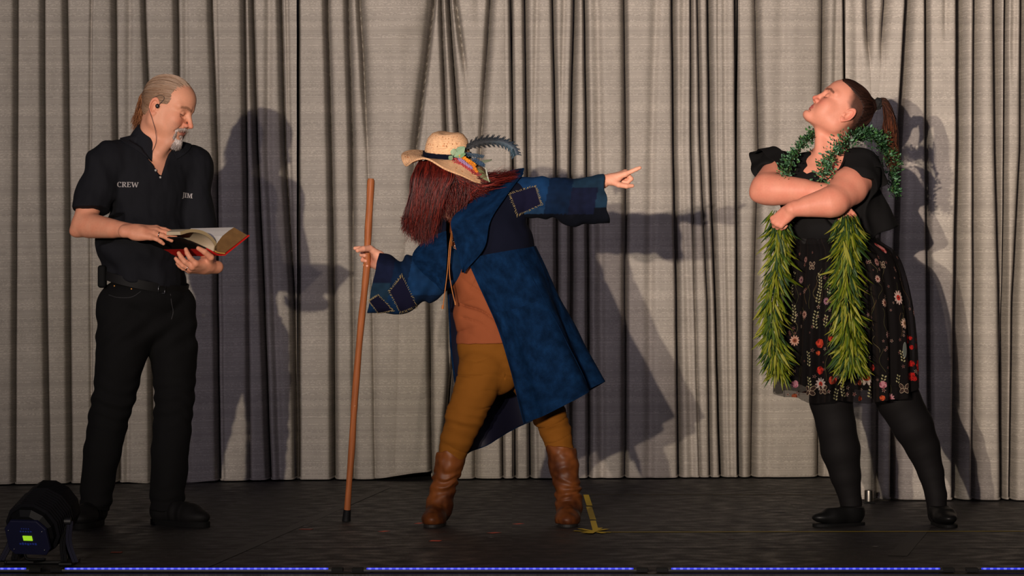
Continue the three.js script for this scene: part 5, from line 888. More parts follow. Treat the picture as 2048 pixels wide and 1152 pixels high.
  { const S3 = new Soup(); for (let i = 0; i < 26; i++) { const th = rr(1.6, 3.6), c = hp(Math.cos(th) * (rcx + 0.008), 0.03 + rr(-0.01, 0.012), Math.sin(th) * (rcz + 0.008)); S3.tube([c, vadd(c, [rr(-0.014, 0.004), rr(-0.012, 0.012), rr(0, 0.01)])], 0.0008, 3); } add(hat, 'ribbon_fray', S3.geo(false), navy); }
  // feather
  { const qp = cmCurve([P(925, 303, 0.14), P(945, 289, 0.15), P(975, 282, 0.14), P(1005, 284, 0.12), P(1026, 296, 0.1), P(1032, 310, 0.09)], 60), q = new Soup(); q.tube(qp, t => 0.0016 * (1 - 0.6 * t), 6, rgb(30, 38, 44)); 
    const B2 = new Soup(); for (let i = 4; i < 60; i++) for (const sd of [-1, 1]) for (let k = 0; k < 2; k++) { const p = vmix(qp[i], qp[Math.min(60, i + 1)], k * 0.5), tg = vnorm(vsub(qp[Math.min(60, i + 1)], qp[i - 1])), n = vnorm(vcross([0, 0, 1], tg)), L = (sd > 0 ? 0.027 : 0.028) * Math.sin(Math.min(1, (i / 60) * 3) * 1.57) * (1 - 0.3 * (i / 60)) * (0.7 + 0.4 * (Math.floor(i / 2) % 2)), e = vadd(vadd(p, n, sd * L), tg, L * 0.55), m = vadd(vadd(p, n, sd * L * 0.55), tg, L * 0.22), t = i / 60; B2.tube([p, vadd(m, [0, 0, 0.002]), vadd(e, [0, 0, -0.002])], tt => 0.0027 * (1 - 0.75 * tt), 3, vmix(rgb(12, 18, 24), sd < 0 ? rgb(62, 84, 98) : rgb(40, 54, 68), sstep(0.3, 0.8, t))); }
    const g = mergeGeometries([B2.geo(), q.geo()]); add(hat, 'feather', g, mat(0xffffff, 0.55, { vertexColors: true }), 'curved dark blue feather'); }
  // silk flowers
  const petal = (p, d, up, L, w, col, name, label, curl = 0.2) => { const x = vnorm(d), z = vnorm(vcross(x, up)), y = vcross(z, x); add(hat, name, sheet((a, b) => { const ww = w * Math.sin(Math.PI * Math.min(0.97, a * 0.9 + 0.07)), s = (b - 0.5) * ww; return vadd(vadd(vadd(p, x, a * L), z, s), y, curl * L * a * a - Math.abs(b - 0.5) * w * 0.25 + 0.002 * Math.sin(b * 20)); }, 12, 8, 0.0012, 0.1, 0.1), mat(new THREE.Color().setRGB(...rgb(...col)), 0.7, { side: THREE.DoubleSide }), label); };
  const spike = (a, b, R, col, n, label, sz = 0.0033) => { n = Math.round(n * 1.5); const gs = []; for (let i = 0; i < n; i++) { const t = i / n, c = vmix(a, b, t), th = i * 2.4, d = [Math.cos(th) * R * (1 - 0.5 * t), Math.sin(th) * R * (1 - 0.5 * t), Math.abs(Math.cos(th * 1.7)) * R * 0.7]; const g = new THREE.SphereGeometry(sz * rr(0.7, 1.2), 7, 5); g.scale(1.3, 0.9, 1); g.rotateZ(th); g.translate(...vadd(c, d)); gs.push(g); } add(hat, 'flower_spike', mergeGeometries(gs), mat(new THREE.Color().setRGB(...rgb(...col)), 0.75), label); };
  petal(P(908, 313, 0.16), [0.55, 0.45, 0.25], [0, 0.3, 1], 0.062, 0.04, [132, 160, 128], 'silk_leaf', 'pale green silk leaf', 0.1);
  petal(P(906, 311, 0.165), [0.15, 0.7, 0.3], [0.2, 0, 1], 0.03, 0.026, [150, 172, 140], 'silk_leaf', 'small pale green silk leaf', 0.1);
  petal(P(905, 312, 0.165), [-0.4, -0.4, 0.4], [0, 0.2, 1], 0.026, 0.02, [140, 166, 132], 'silk_leaf', 'small pale green silk leaf');
  petal(P(910, 312, 0.16), [0.8, 0.1, 0.3], [0, 0.3, 1], 0.05, 0.026, [112, 146, 104], 'silk_leaf', 'green silk leaf');
  petal(P(950, 335, 0.15), [0.78, -0.75, 0.1], [0.3, 0.4, 1], 0.085, 0.03, [98, 104, 66], 'silk_leaf', 'long olive silk leaf', 0.06);
  petal(P(972, 336, 0.155), [0.15, -1, 0.05], [1, 0.2, 0.6], 0.058, 0.012, [206, 208, 190], 'silk_leaf', 'narrow white green silk leaf', 0.1);
  petal(P(955, 326, 0.13), [1, 0.18, 0], [0, 0.5, 1], 0.06, 0.014, [92, 100, 78], 'silk_leaf', 'narrow grey green leaf', 0.1);
  spike(P(922, 314, 0.165), P(950, 330, 0.155), 0.008, [222, 140, 22], 60, 'orange flower spike'); spike(P(940, 326, 0.165), P(955, 345, 0.155), 0.007, [206, 120, 20], 36, 'small orange flower spike');
  spike(P(908, 320, 0.165), P(940, 340, 0.16), 0.009, [168, 62, 66], 56, 'dusty red flower spike'); spike(P(938, 340, 0.16), P(962, 351, 0.15), 0.008, [150, 52, 50], 36, 'small dusty red flower spike');
  spike(P(918, 318, 0.172), P(944, 336, 0.168), 0.005, [150, 120, 160], 44, 'lilac flower spike', 0.0034);
  spike(P(930, 309, 0.14), P(966, 313, 0.13), 0.008, [54, 72, 88], 48, 'slate blue flower spike'); spike(P(948, 320, 0.14), P(968, 331, 0.135), 0.009, [46, 70, 96], 44, 'slate blue flower spike');
  // ---------------------------------------------------------------- staff
  const path = [[742, 357, -0.03], [740, 400, -0.034], [737, 450, -0.04], [735, 495, -0.046], [733, 540, -0.052], [727, 600, -0.065], [721, 660, -0.08], [715, 730, -0.1], [708, 820, -0.12], [704, 890, -0.14], [698, 970, -0.16], [693, 1040, -0.18]].map(q => P(...q));
  const st = thing('walking_staff', 'tall brown wooden staff with black rubber tip gripped by the stooping actor', 'staff', [path[11][0], 0, path[11][2]]);
  const woodT = dataTex(64, 1024, (i, j) => { const g = noise(i * 0.35, j * 0.012, 2) + 0.5 * noise(i * 0.9, j * 0.03, 5), k = noise(3, j * 0.021, 8) > 0.56 && Math.abs(((j * 7) % 64) - i) < 7 ? 0.45 : 1, t = clamp(0.55 + 0.5 * g, 0, 1); return [mix(120, 186, t) * k, mix(66, 112, t) * k, mix(36, 66, t) * k]; });
  const wood = mat(0xffffff, 0.5, { map: woodT, specularIntensity: 0.4 });
  const cp = cmCurve(path, 110), W = new Soup();
  W.tube(cp, t => { const e = 0.0152 - 0.002 * t + 0.0007 * Math.sin(t * 40) + 0.0012 * Math.exp(-(((t - 0.72) / 0.012) ** 2)) + 0.0009 * Math.exp(-(((t - 0.4) / 0.012) ** 2)); return t < 0.006 ? e * 0.72 : e; }, 16); add(st, 'shaft', W.geo(false), wood);
  const rb = new Soup(); rb.tube([vadd(cp[107], [0, 0, 0]), vmix(cp[108], cp[109], 0.5), [cp[110][0], 0.012, cp[110][2]], [cp[110][0] - 0.0005, 0.0, cp[110][2]]], t => 0.0155 + 0.003 * t, 18); add(st, 'rubber_tip', rb.geo(false), mat(lin(0.006, 0.006, 0.007), 0.6, { specularIntensity: 0.4 }));
  const kn = vadd(cp[79], [0.002, 0, 0.0125]); add(st, 'knot', ballGeo(kn, 0.0055, 1, 1.1, 0.4), mat(0xa8683a, 0.6));
}
// ---------------------------------------------------------------- woman with crossed arms
{
  const wo = thing('person', 'woman in black blouse and flowered skirt with folded arms and face turned up', 'person', [P(1775, 1046, 0)[0], 0, 0]);
  const f = vnorm([-0.4, 0, 0.92]), u = [0, 1, 0], r = vcross(f, u), B = [f, u, r];
  const skin = rgb(206, 138, 114), blush = rgb(198, 98, 82), scol = skinColor(skin, rgb(202, 120, 98));
  // --- head, neck, bare neckline
  const H = frame(P(1680, 220, 0.02), [-0.727, 0.669, 0.16], [0.669, 0.743, -0.05], 1.06), hf = headField({ jaw: 0.045, fat: 0.005, nose: -0.005, lid: -0.004, tip: 0.92, earY: -0.002, lipX: -0.006, chin: 0.004 });
  const neck = new Field(), lv = v => vnorm(H.l(vadd(H.o, v))), LB = B.map(lv);
  neck.cone(H.l(P(1672, 255, -0.005)), H.l(P(1661, 330, 0.0)), 0.06, 0.064, 0.03);
  neck.cone(H.l(P(1640, 262, 0.03)), H.l(P(1641, 312, 0.05)), 0.02, 0.022, 0.03);
  neck.cone(H.l(P(1660, 322, 0)), H.l(P(1575, 336, -0.05)), 0.05, 0.05, 0.04).cone(H.l(P(1668, 322, 0)), H.l(P(1718, 336, 0.06)), 0.05, 0.05, 0.04);
  neck.ell(H.l(P(1645, 385, 0.01)), [0.118, 0.145, 0.165], 0.03, LB);
  const headF = (x, y, z) => smin(hf.ev(x, y, Math.abs(z)), neck.ev(x, y, z), 0.025);
  const stub = rgb(54, 35, 28), dark = rgb(34, 22, 18);
  const hl = [[-0.12, -0.09], [-0.08, -0.065], [-0.04, -0.045], [-0.012, -0.036], [0.01, -0.004], [0.03, 0.022], [0.06, 0.034], [0.085, 0.044], [0.1, 0.06], [0.12, 0.075]];
  const hc = headColor({ base: skin, blush, lip: rgb(176, 84, 82), brow: rgb(88, 56, 44), browW: 0.85, lash: rgb(70, 40, 34), lashY: -0.0095,
    more: (x, y, z, c, n1, n2) => { const e = lerpTable(hl, y) - x + 0.006 * n1; const ear = Math.abs(z) > 0.0765 && x > -0.045 && x < 0.003 && y > -0.045 && y < 0.032; if (ear || y < -0.1) return c; const k = sstep(-0.004, 0.034, e) * 0.94; return vmix(c, vmix(stub, dark, sstep(-0.02, -0.065, x + 0.2 * y) * 0.92), clamp(k + 0.04 * n2 * k, 0, 1)); } });
  const headG = toFrame(meshField(headF, [-0.24, -0.28, -0.24], [0.14, 0.13, 0.24], 0.0027, { color: hc }), H);
  // --- near (left) arm
  const aL = new Field();
  aL.cone(P(1722, 345, 0.07), P(1698, 374, 0.15), 0.074, 0.076, 0.012).cone(P(1698, 374, 0.15), P(1668, 402, 0.235), 0.076, 0.06, 0.012);
  aL.cone(P(1668, 403, 0.237), P(1584, 419, 0.265), 0.061, 0.03, 0.012).flat(P(1655, 405, 0.245), P(1618, 411, 0.255), 0.058, 0.036, [0, 1, 0], 1, 0.02);
  aL.ell(P(1662, 415, 0.268), [0.026, 0.022, 0.024], 0.03);
  const wL = P(1580, 421, 0.26); addHand(aL, wL, vnorm([-0.72, -0.62, -0.2]), vnorm([0.35, -0.35, -0.85]), -1, { s: 0.86, spread: 0.0, curl: [[1.1, 1.2, 0.8], [1.1, 1.25, 0.8], [1.15, 1.25, 0.8], [1.2, 1.2, 0.8]], thumb: [[0.7, 0.45, 0.5], [0.8, 0.1, 0.6], [0.7, -0.2, 0.7]] });
  // --- far (right) arm
  const aR = new Field();
  aR.cone(P(1562, 335, -0.05), P(1533, 376, 0.09), 0.062, 0.063, 0.012).cone(P(1533, 379, 0.1), P(1652, 385, 0.185), 0.0635, 0.036, 0.012).cone(P(1550, 379, 0.115), P(1604, 381, 0.158), 0.061, 0.044, 0.02);
  aR.ell(P(1511, 388, 0.1), [0.018, 0.022, 0.02], 0.03);
  addHand(aR, P(1655, 388, 0.17), vnorm([0.62, -0.75, 0.02]), vnorm([0.2, 0.1, -1]), 1, { s: 0.9, spread: 0.04, curl: [[0.1, 0.2, 0.1], [0.1, 0.2, 0.1], [0.12, 0.22, 0.1], [0.15, 0.25, 0.1]] });
  add(wo, 'body', mergeAll([headG, meshF(aL, 0.0032, { color: scol }), meshF(aR, 0.0032, { color: scol })]), skinMat);
  // --- hair
  const K = [-0.088, 0.106, 0], hcn = [-0.014, 0.034, 0], hrr = [0.1045, 0.0935, 0.0815];
  const eK = vnorm([(K[0] - hcn[0]) / hrr[0], (K[1] - hcn[1]) / hrr[1], 0]);
  const low = [[-0.14, -0.07], [-0.095, -0.06], [-0.075, -0.02], [-0.06, 0.03], [-0.045, 0.056], [-0.02, 0.066], [0.0, 0.069], [0.03, 0.075], [0.06, 0.082], [0.08, 0.088]];
  const hF = new Field(); hF.ell(hcn, [0.102, 0.0915, 0.0795], 0.02).ell([0.027, 0.047, 0], [0.0655, 0.0635, 0.0655], 0.03).cone([-0.075, 0.09, 0], [-0.092, 0.112, 0], 0.026, 0.016, 0.03);
  const hs = (x, y, z) => { const a = noise(Math.atan2(y - 0.03, Math.abs(z)) * 14, x * 3, 1); let d = hF.ev(x, y, z) + 0.0014 * a; const cut = (lerpTable(low, x) - (y - 0.1 * 0) + 0.012 * (1 - Math.min(1, Math.abs(z) / 0.06)) * -1) * 0.8; const e = Math.max(cut, (x - 0.077) * 0.8); return smax(d, e, 0.012); };
  const hcol = (x, y, z) => vmix(rgb(26, 16, 13), rgb(58, 36, 28), clamp(0.4 + 0.9 * noise(Math.atan2(y - 0.03, z) * 20, x * 4, 2), 0, 1));
  const hairTop = toFrame(meshField(hs, [-0.14, -0.1, -0.1], [0.1, 0.15, 0.1], 0.0028, { color: hcol, slack: 1.5 }), H);
  reseed(77); const S = new Soup();
  for (let i = 0, n = 0; n < 950 && i < 12000; i++) {
    const e0 = vnorm([rr(-1, 1), rr(-0.9, 1), rr(-1, 1)]), p0 = [0, 1, 2].map(k => hcn[k] + hrr[k] * e0[k]);
    if (p0[1] < lerpTable(low, p0[0]) - 0.002 || p0[0] > 0.072 || vdot(e0, eK) > 0.93) continue; n++;
    const om = Math.acos(clamp(vdot(e0, eK), -1, 1)), pts = [], sg = rr(0.5, 1), lf = rr(0.985, 1.01);
    for (let k = 0; k <= 8; k++) { const t = k / 8 * sg, a = Math.sin((1 - t) * om) / Math.sin(om), b = Math.sin(t * om) / Math.sin(om), e = vnorm([0, 1, 2].map(q => e0[q] * a + eK[q] * b)); pts.push(H.w([0, 1, 2].map(q => hcn[q] + hrr[q] * e[q] * lf))); }
    S.tube(pts, k => 0.0009 * (1 - 0.4 * k), 3, vmix(rgb(24, 14, 11), rgb(70, 42, 32), rnd() ** 2));
  }
  const kw = P(1756, 207, 0.0);
  for (let i = 0; i < 900; i++) {
    const a = rr(0, 6.283), q = Math.sqrt(rnd()), st = [kw[0] + 0.008 * Math.cos(a) * q, kw[1] + 0.011 * Math.sin(a) * q, kw[2] + 0.01 * Math.cos(a + 1) * q], sp = rr(-1, 1), dz = rr(-0.03, 0.03), len = rr(0.72, 1.04), wv = rr(0, 6.28), am = rr(0.001, 0.005);
    const pts = cmCurve([st, vadd(st, [0.022, 0.008 + 0.006 * sp, dz * 0.3]), vadd(st, [0.044 + 0.012 * sp, -0.045, dz * 0.8]), vadd(st, [0.048 + 0.022 * sp, -0.13 * len, dz]), vadd(st, [0.05 + 0.02 * sp, -0.2 * len, dz]), vadd(st, [0.062 + 0.018 * sp + rr(-0.006, 0.006), -0.265 * len, dz * 0.9])], 18).map((p, k) => [p[0] + am * Math.sin(k * 0.55 + wv), p[1], p[2] + am * Math.cos(k * 0.5 + wv)]);
    const t = rnd(); S.tube(pts, k => 0.00135 * (1 - 0.7 * k * k), 3, k => vmix(vmix(rgb(30, 18, 14), rgb(70, 40, 26), t), vmix(rgb(52, 28, 18), rgb(120, 64, 34), t * t), sstep(0.1, 0.6, k)));
  }
  add(wo, 'hair', mergeAll([hairTop, S.geo()]), hairMat, 'dark brown hair in a high ponytail above shaved sides');
  { const F = new Field(); F.ell(kw, [0.018, 0.024, 0.024], 0.01); F.post = (x, y, z, d) => d + 0.006 * noise(x * 120, y * 120, z * 120); add(wo, 'scrunchie', meshF(F, 0.003, { slack: 1.5 }), mat(lin(0.006, 0.006, 0.006), 0.9)); }
  // --- blouse
  const black = mat(lin(0.0058, 0.0054, 0.0056), 0.88, { bumpMap: clothUV, bumpScale: 0.0004, specularIntensity: 0.3 });
  const bl = new Field();
  bl.ell(P(1645, 390, 0.01), [0.135, 0.15, 0.185], 0.05, B).ell(P(1650, 455, 0.02), [0.14, 0.1, 0.18], 0.05, B);
  bl.cone(P(1565, 336, -0.055), P(1722, 338, 0.065), 0.062, 0.062, 0.05).cone(P(1640, 330, 0), P(1690, 328, 0.03), 0.05, 0.06, 0.05);
  bl.flat(P(1690, 365, -0.03), P(1714, 470, -0.03), 0.12, 0.168, [0, 0, 1], 0.72, 0.06);
  bl.cone(P(1548, 330, -0.05), P(1536, 342, 0.0), 0.06, 0.05, 0.04).cone(P(1722, 335, 0.075), P(1718, 362, 0.12), 0.074, 0.085, 0.05);
  // sleeve openings, neckline and hem
  bl.custom((x, y, z) => { const a = vdot(vsub([x, y, z], P(1715, 357, 0.16)), vnorm([-0.12, -1, 0.1])), q = vlen(vsub([x, y, z], P(1700, 400, 0.2))) - 0.13; return Math.max(-a, q); }, 0.008, 1, P(1700, 400, 0.2), 0.2);
  bl.custom((x, y, z) => { const a = vdot(vsub([x, y, z], P(1536, 338, 0.0)), vnorm([-0.35, -0.75, 0.55])), q = vlen(vsub([x, y, z], P(1524, 375, 0.08))) - 0.11; return Math.max(-a, q); }, 0.008, 1, P(1524, 375, 0.08), 0.18);
  bl.cone(P(1640, 345, 0.2), P(1668, 290, 0.02), 0.052, 0.068, 0.006, 1).cone(P(1668, 290, 0.02), P(1672, 250, 0), 0.075, 0.09, 0.006, 1);
  bl.ell(P(1638, 318, 0.1), [0.062, 0.034, 0.08], 0.006, null, 1);
  bl.half(P(1770, 463, 0), vnorm([0.47, -0.88, 0]), 0.006).half(P(1660, 482, 0), [0, -1, 0], 0.006);
  bl.post = (x, y, z, d) => d + 0.005 * noise(x * 18, y * 8, z * 18) + 0.006 * Math.sin(x * 60 + 5 * noise(x * 6, y * 5, z * 5)) * sstep(1.42, 1.25, y) * sstep(1.28, 1.42, x);
  const bg = sub(wo, 'blouse', 'black blouse'); add(bg, 'blouse_fabric', meshF(bl, 0.006, { slack: 1.5, pad: 0.01 }), black);
  // flutter sleeves: rippled flaps
  const flap = (c, ax, e1, e2, w0, w1, len, ph) => sheet((a, v) => { const th = mix(w0, w1, a), R = 0.071 + 0.03 * v + 0.009 * v * Math.sin(th * 7 + ph); return vadd(vadd(vadd(c, ax, len * v), e1, Math.cos(th) * R), e2, Math.sin(th) * R); }, 60, 10, 0.0025, 0.4, 0.1);
  { const c = P(1722, 326, 0.07), ax = vnorm([-0.06, -0.8, 0.6]), e1 = vnorm([1, 0, 0.12]), e2 = vcross(ax, e1); add(bg, 'flutter_sleeve', flap(c, ax, e1, vscale(e2, -1), -1.0, 3.9, 0.085, 0), black); }
  { const c = P(1560, 324, -0.04), ax = vnorm([-0.72, -0.55, 0.4]), e1 = vnorm([0.5, -0.8, 0]), e2 = vcross(ax, e1); add(bg, 'flutter_sleeve', flap(c, ax, e1, vscale(e2, -1), 0.6, 5.4, 0.08, 1), black); }
  // --- skirt
  const sk = sub(wo, 'skirt', 'black tulle skirt embroidered with flowers');
  const Ls = [[440, 1578], [482, 1573], [530, 1562], [600, 1551], [680, 1546], [800, 1542]], Rs = [[440, 1745], [482, 1766], [500, 1793], [530, 1811], [600, 1829], [680, 1838], [800, 1842]];
  const skP = (th, py, sc = 1, amp = 1) => {
    const a = smoothTable(Ls, py), b = smoothTable(Rs, py), c = P((a + b) / 2, py, 0), w = (b - a) / 2 * PXM * sc, t = sstep(480, 800, py), ph = th + 0.3 * Math.sin(th * 2);
    const pl = amp * (0.006 + 0.02 * t) * (Math.sin(ph * 19 + 1.2 * Math.sin(th * 5)) * 0.7 + Math.sin(ph * 31 + py * 0.004) * 0.3);
    return [c[0] + Math.sin(th) * (w + pl * 0.6 - 0.012), c[1], Math.cos(th) * (w * 0.72 + pl) + 0.01];
  };
  const hem = th => 800 - 26 * sstep(0.4, 1.5, th) - 14 * sstep(-0.5, -1.5, th) + 3 * Math.sin(th * 9);
  const BAND = 482, TW = 2048, TH = 1024, HALF = 1.75;
  const uvOf = (px, py) => { const a = smoothTable(Ls, py), b = smoothTable(Rs, py), q = clamp((px - (a + b) / 2) / ((b - a) / 2), -0.985, 0.985), th = Math.asin(q); return [(th + HALF) / (2 * HALF), (py - BAND) / (804 - BAND)]; };
  const cv = document.createElement('canvas'); cv.width = TW; cv.height = TH; const cx = cv.getContext('2d'), al = document.createElement('canvas'); al.width = TW; al.height = TH; const ax = al.getContext('2d');
  cx.fillStyle = '#0c0908'; cx.fillRect(0, 0, TW, TH); ax.fillStyle = '#a8a8a8'; ax.fillRect(0, 0, TW, TH);
  reseed(5);
  for (let i = 0; i < 46; i++) { const x = rr(0, TW); cx.fillStyle = rnd() < 0.5 ? 'rgba(42,30,20,0.55)' : 'rgba(4,3,3,0.6)'; cx.fillRect(x, 0, rr(4, 16), TH); }
  const both = (fn) => { fn(cx, null); fn(ax, '#ffffff'); };
  const dot = (c, col, x, y, rx, ry, rot = 0) => { c.fillStyle = col; c.beginPath(); c.ellipse(x, y, rx, ry, rot, 0, 6.2832); c.fill(); };
  const KX = TW / 540, KY = TH / 322;                        // texels per photograph pixel (front)
  const daisy = (px, py, R, petal, core, n = 9) => { const [uu, vv] = uvOf(px, py), x = uu * TW, y = vv * TH; both((c, w) => { for (let k = 0; k < n; k++) { const a = k / n * 6.283 + px; dot(c, w || petal, x + Math.cos(a) * R * 0.62 * KX, y + Math.sin(a) * R * 0.62 * KY, R * 0.42 * KX, R * 0.2 * KY, a); } dot(c, w || core, x, y, R * 0.42 * KX, R * 0.42 * KY); dot(c, w || '#2a1410', x, y, R * 0.14 * KX, R * 0.14 * KY); }); };
  const rose = (px, py, R, col, deep) => { const [uu, vv] = uvOf(px, py), x = uu * TW, y = vv * TH; both((c, w) => { for (let k = 0; k < 6; k++) { const a = k * 1.05 + py; dot(c, w || (k % 2 ? col : deep), x + Math.cos(a) * R * 0.45 * KX, y + Math.sin(a) * R * 0.45 * KY, R * 0.5 * KX, R * 0.5 * KY); } dot(c, w || col, x, y, R * 0.35 * KX, R * 0.35 * KY); }); };
  const sprig = (px, py, L, col, dir = 1) => {  const [uu, vv] = uvOf(px, py), x = uu * TW, y = vv * TH; both((c, w) => { for (let k = 0; k < L / 6; k++) { const yy = y + k * 6 * KY, xx = x + Math.sin(k * 0.5) * 3 * KX * dir; dot(c, w || col, xx - 2.7 * KX, yy, 2.2 * KX, 1.7 * KY, 0.6); dot(c, w || col, xx + 2.7 * KX, yy + 2 * KY, 2.2 * KX, 1.7 * KY, -0.6); } }); };
  const vine = (px, py, L, col) => { const [uu, vv] = uvOf(px, py), x = uu * TW, y = vv * TH; both((c, w) => { c.strokeStyle = w || col; c.lineWidth = 0.7 * KX; c.beginPath(); for (let k = 0; k <= 20; k++) { const yy = y + k / 20 * L * KY, xx = x + (Math.sin(k * 0.3 + px) * 4 + Math.sin(k * 0.13 + py) * 5) * KX; k ? c.lineTo(xx, yy) : c.moveTo(xx, yy); } c.stroke(); }); };
  const moth = (px, py, R) => { const [uu, vv] = uvOf(px, py), x = uu * TW, y = vv * TH; both((c, w) => { c.lineWidth = 0.9 * KX; c.strokeStyle = w || '#b8a488'; for (const [a, b, q] of [[-0.6, -0.45, 0.6], [0.6, -0.45, -0.6], [-0.45, 0.45, -0.5], [0.45, 0.45, 0.5]]) { dot(c, w || '#3a2a22', x + a * R * KX, y + b * R * KY, R * 0.5 * KX, R * 0.38 * KY, q); c.beginPath(); c.ellipse(x + a * R * KX, y + b * R * KY, R * 0.52 * KX, R * 0.4 * KY, q, 0, 6.2832); c.stroke(); } }); };
  // stems and vines first, then blossoms, where the embroidery shows them
  for (let i = 0; i < 60; i++) { const px = rr(1560, 1832), py = rr(500, 740); vine(px, py, rr(25, 70), ['#5a5a2e', '#6b5130', '#7a7048', '#4b4a26'][i % 4]); }
  for (let i = 0; i < 150; i++) { const px = rr(1556, 1834), py = rr(500, 790); daisy(px, py, rr(2.2, 4.2), ['#a9877a', '#8a6358', '#b5a08c', '#7c5a50'][i % 4], '#5a2c28', 5); }
  for (const [a, b, l] of [[1580, 545, 44], [1627, 548, 56], [1648, 560, 30], [1577, 610, 34], [1620, 622, 36], [1640, 630, 22], [1605, 702, 26], [1795, 700, 24], [1674, 750, 40], [1607, 752, 20], [1790, 748, 16], [1756, 748, 18], [1803, 592, 26], [1728, 770, 24], [1660, 775, 20]]) sprig(a, b, l, '#a9a578', a % 2 ? 1 : -1);
  for (const [a, b, R, p, c] of [[1577, 680, 10, '#cf9c86', '#8a4a30'], [1790, 595, 13, '#d9b9aa', '#c2281c'], [1801, 646, 10, '#d8b49c', '#a07858'], [1720, 752, 14, '#cdbcae', '#c23a22'], [1627, 765, 12, '#b8a8a0', '#c0301e'], [1760, 605, 8, '#c39c88', '#7a4030'], [1746, 558, 7, '#c7a090', '#8a4a3a'], [1767, 668, 8, '#b98d84', '#7a3c38'], [1746, 525, 7, '#a87a70', '#6a3830'], [1825, 625, 8, '#d2a496', '#a04a48'], [1597, 628, 7, '#a68070', '#6a3a30'], [1776, 793, 9, '#c58a90', '#a04a58'], [1600, 520, 6, '#9a7068', '#5a302a'], [1590, 560, 7, '#8e6a66', '#54303a'], [1640, 602, 7, '#a87888', '#6a3848']]) daisy(a, b, R, p, c, 11);
  for (const [a, b, R, c, d] of [[1760, 497, 11, '#d68078', '#8e2424'], [1626, 685, 10, '#d8452a', '#8a1c10'], [1626, 738, 9, '#cf2a1c', '#7c120c'], [1652, 757, 9, '#c2452c', '#6e1a12'], [1734, 733, 8, '#c8341f', '#701410'], [1707, 762, 6, '#c85a3a', '#7a2416'], [1576, 766, 8, '#d492a0', '#a55a6c'], [1754, 766, 8, '#d08a94', '#9c5060'], [1820, 558, 9, '#c98f86', '#925048'], [1708, 793, 6, '#c8502c', '#7e2414'], [1753, 792, 6, '#d4542a', '#8e2a14'], [1575, 790, 6, '#9a4a2a', '#5e2414'], [1565, 730, 6, '#cf2a1e', '#7c120c'], [1648, 675, 6, '#c2321e', '#7c120c'], [1715, 672, 6, '#b86a30', '#6a3414'], [1622, 704, 5, '#d0502a', '#8a2a14']]) rose(a, b, R, c, d);
  for (let i = 0; i < 26; i++) rose(1815 + rr(0, 20), 668 + rr(0, 98), rr(4, 7), '#c41812', '#7a0c08');
  for (const [a, b, R] of [[1613, 532, 8], [1760, 530, 7], [1609, 778, 10], [1632, 776, 9], [1799, 774, 10]]) moth(a, b, R);
  { const [uu, vv] = uvOf(1800, 698); both((c, w) => { dot(c, w || '#5a625c', uu * TW, vv * TH, 4 * KX, 15 * KY, 0.1); c.strokeStyle = w || '#a8ada2'; c.lineWidth = 2; c.beginPath(); c.ellipse(uu * TW, vv * TH, 4 * KX, 15 * KY, 0.1, 0, 6.2832); c.stroke(); }); }
  cx.fillStyle = 'rgba(10,7,6,0.28)'; cx.fillRect(0, 0, TW, TH);
  const tex = new THREE.CanvasTexture(cv); tex.colorSpace = THREE.SRGBColorSpace; const atex = new THREE.CanvasTexture(al);
  for (const t of [tex, atex]) { t.wrapS = THREE.MirroredRepeatWrapping; t.flipY = false; }
  const tulle = mat(0xffffff, 0.85, { map: tex, alphaMap: atex, transparent: true, side: THREE.DoubleSide, specularIntensity: 0.3 });
  const skGeo = (sc, amp, n, rows, bot) => { const S = new Soup(); for (let j = 0; j <= rows; j++) for (let i = 0; i <= n; i++) { const th = -Math.PI + i / n * 2 * Math.PI, py = mix(BAND - 6, bot(th), j / rows), uu = (th + HALF) / (2 * HALF); S.v(skP(th, py, sc, amp), [0, 0, 1], uu, (py - BAND) / (804 - BAND)); }
    for (let j = 0; j < rows; j++) for (let i = 0; i < n; i++) { const a = j * (n + 1) + i, b = a + 1, c = a + n + 1, d = c + 1; S.i.push(a, c, b, b, c, d); } const g = S.geo(false); g.computeVertexNormals(); return g; };
  add(sk, 'tulle_layer', skGeo(1, 1, 420, 44, hem), tulle, 'sheer embroidered tulle');
  add(sk, 'lining', skGeo(0.93, 0.5, 200, 24, th => hem(th) - 26), mat(lin(0.0045, 0.004, 0.004), 0.9, { side: THREE.DoubleSide, specularIntensity: 0.3 }));
  add(sk, 'waistband', (() => { const F = new Field(); F.flat(P(1661, 446, 0.01), P(1664, 486, 0.01), 0.172, 0.18, [0, 0, 1], 0.74, 0.01); F.half(P(1660, 440, 0), [0, 1, 0], 0.004).half(P(1660, 490, 0), [0, -1, 0], 0.004); return meshF(F, 0.007); })(), mat(lin(0.013, 0.012, 0.012), 0.85, { bumpMap: clothUV, bumpScale: 0.0005, specularIntensity: 0.3 }));
  // --- tights and shoes
  const tg = new Field();
  tg.chain([[...P(1668, 740, 0.02), 0.098], [...P(1662, 800, 0.02), 0.087], [...P(1672, 850, 0.015), 0.079], [...P(1681, 900, 0.005), 0.08], [...P(1691, 950, 0.0), 0.062], [...P(1702, 1005, -0.005), 0.043], [...P(1704, 1032, 0.0), 0.04]], 0.012);
  const tg2 = new Field();
  tg2.chain([[...P(1775, 750, -0.02), 0.1], [...P(1797, 800, -0.02), 0.09], [...P(1826, 852, -0.02), 0.083], [...P(1846, 895, -0.03), 0.069], [...P(1862, 945, -0.03), 0.052], [...P(1872, 990, -0.02), 0.043], [...P(1875, 1030, -0.01), 0.04]], 0.012);
  const tights = mat(lin(0.0052, 0.0044, 0.0046), 0.75, { specularIntensity: 0.3, sheen: 0.12, sheenColor: lin(0.2, 0.16, 0.17), sheenRoughness: 0.4 });
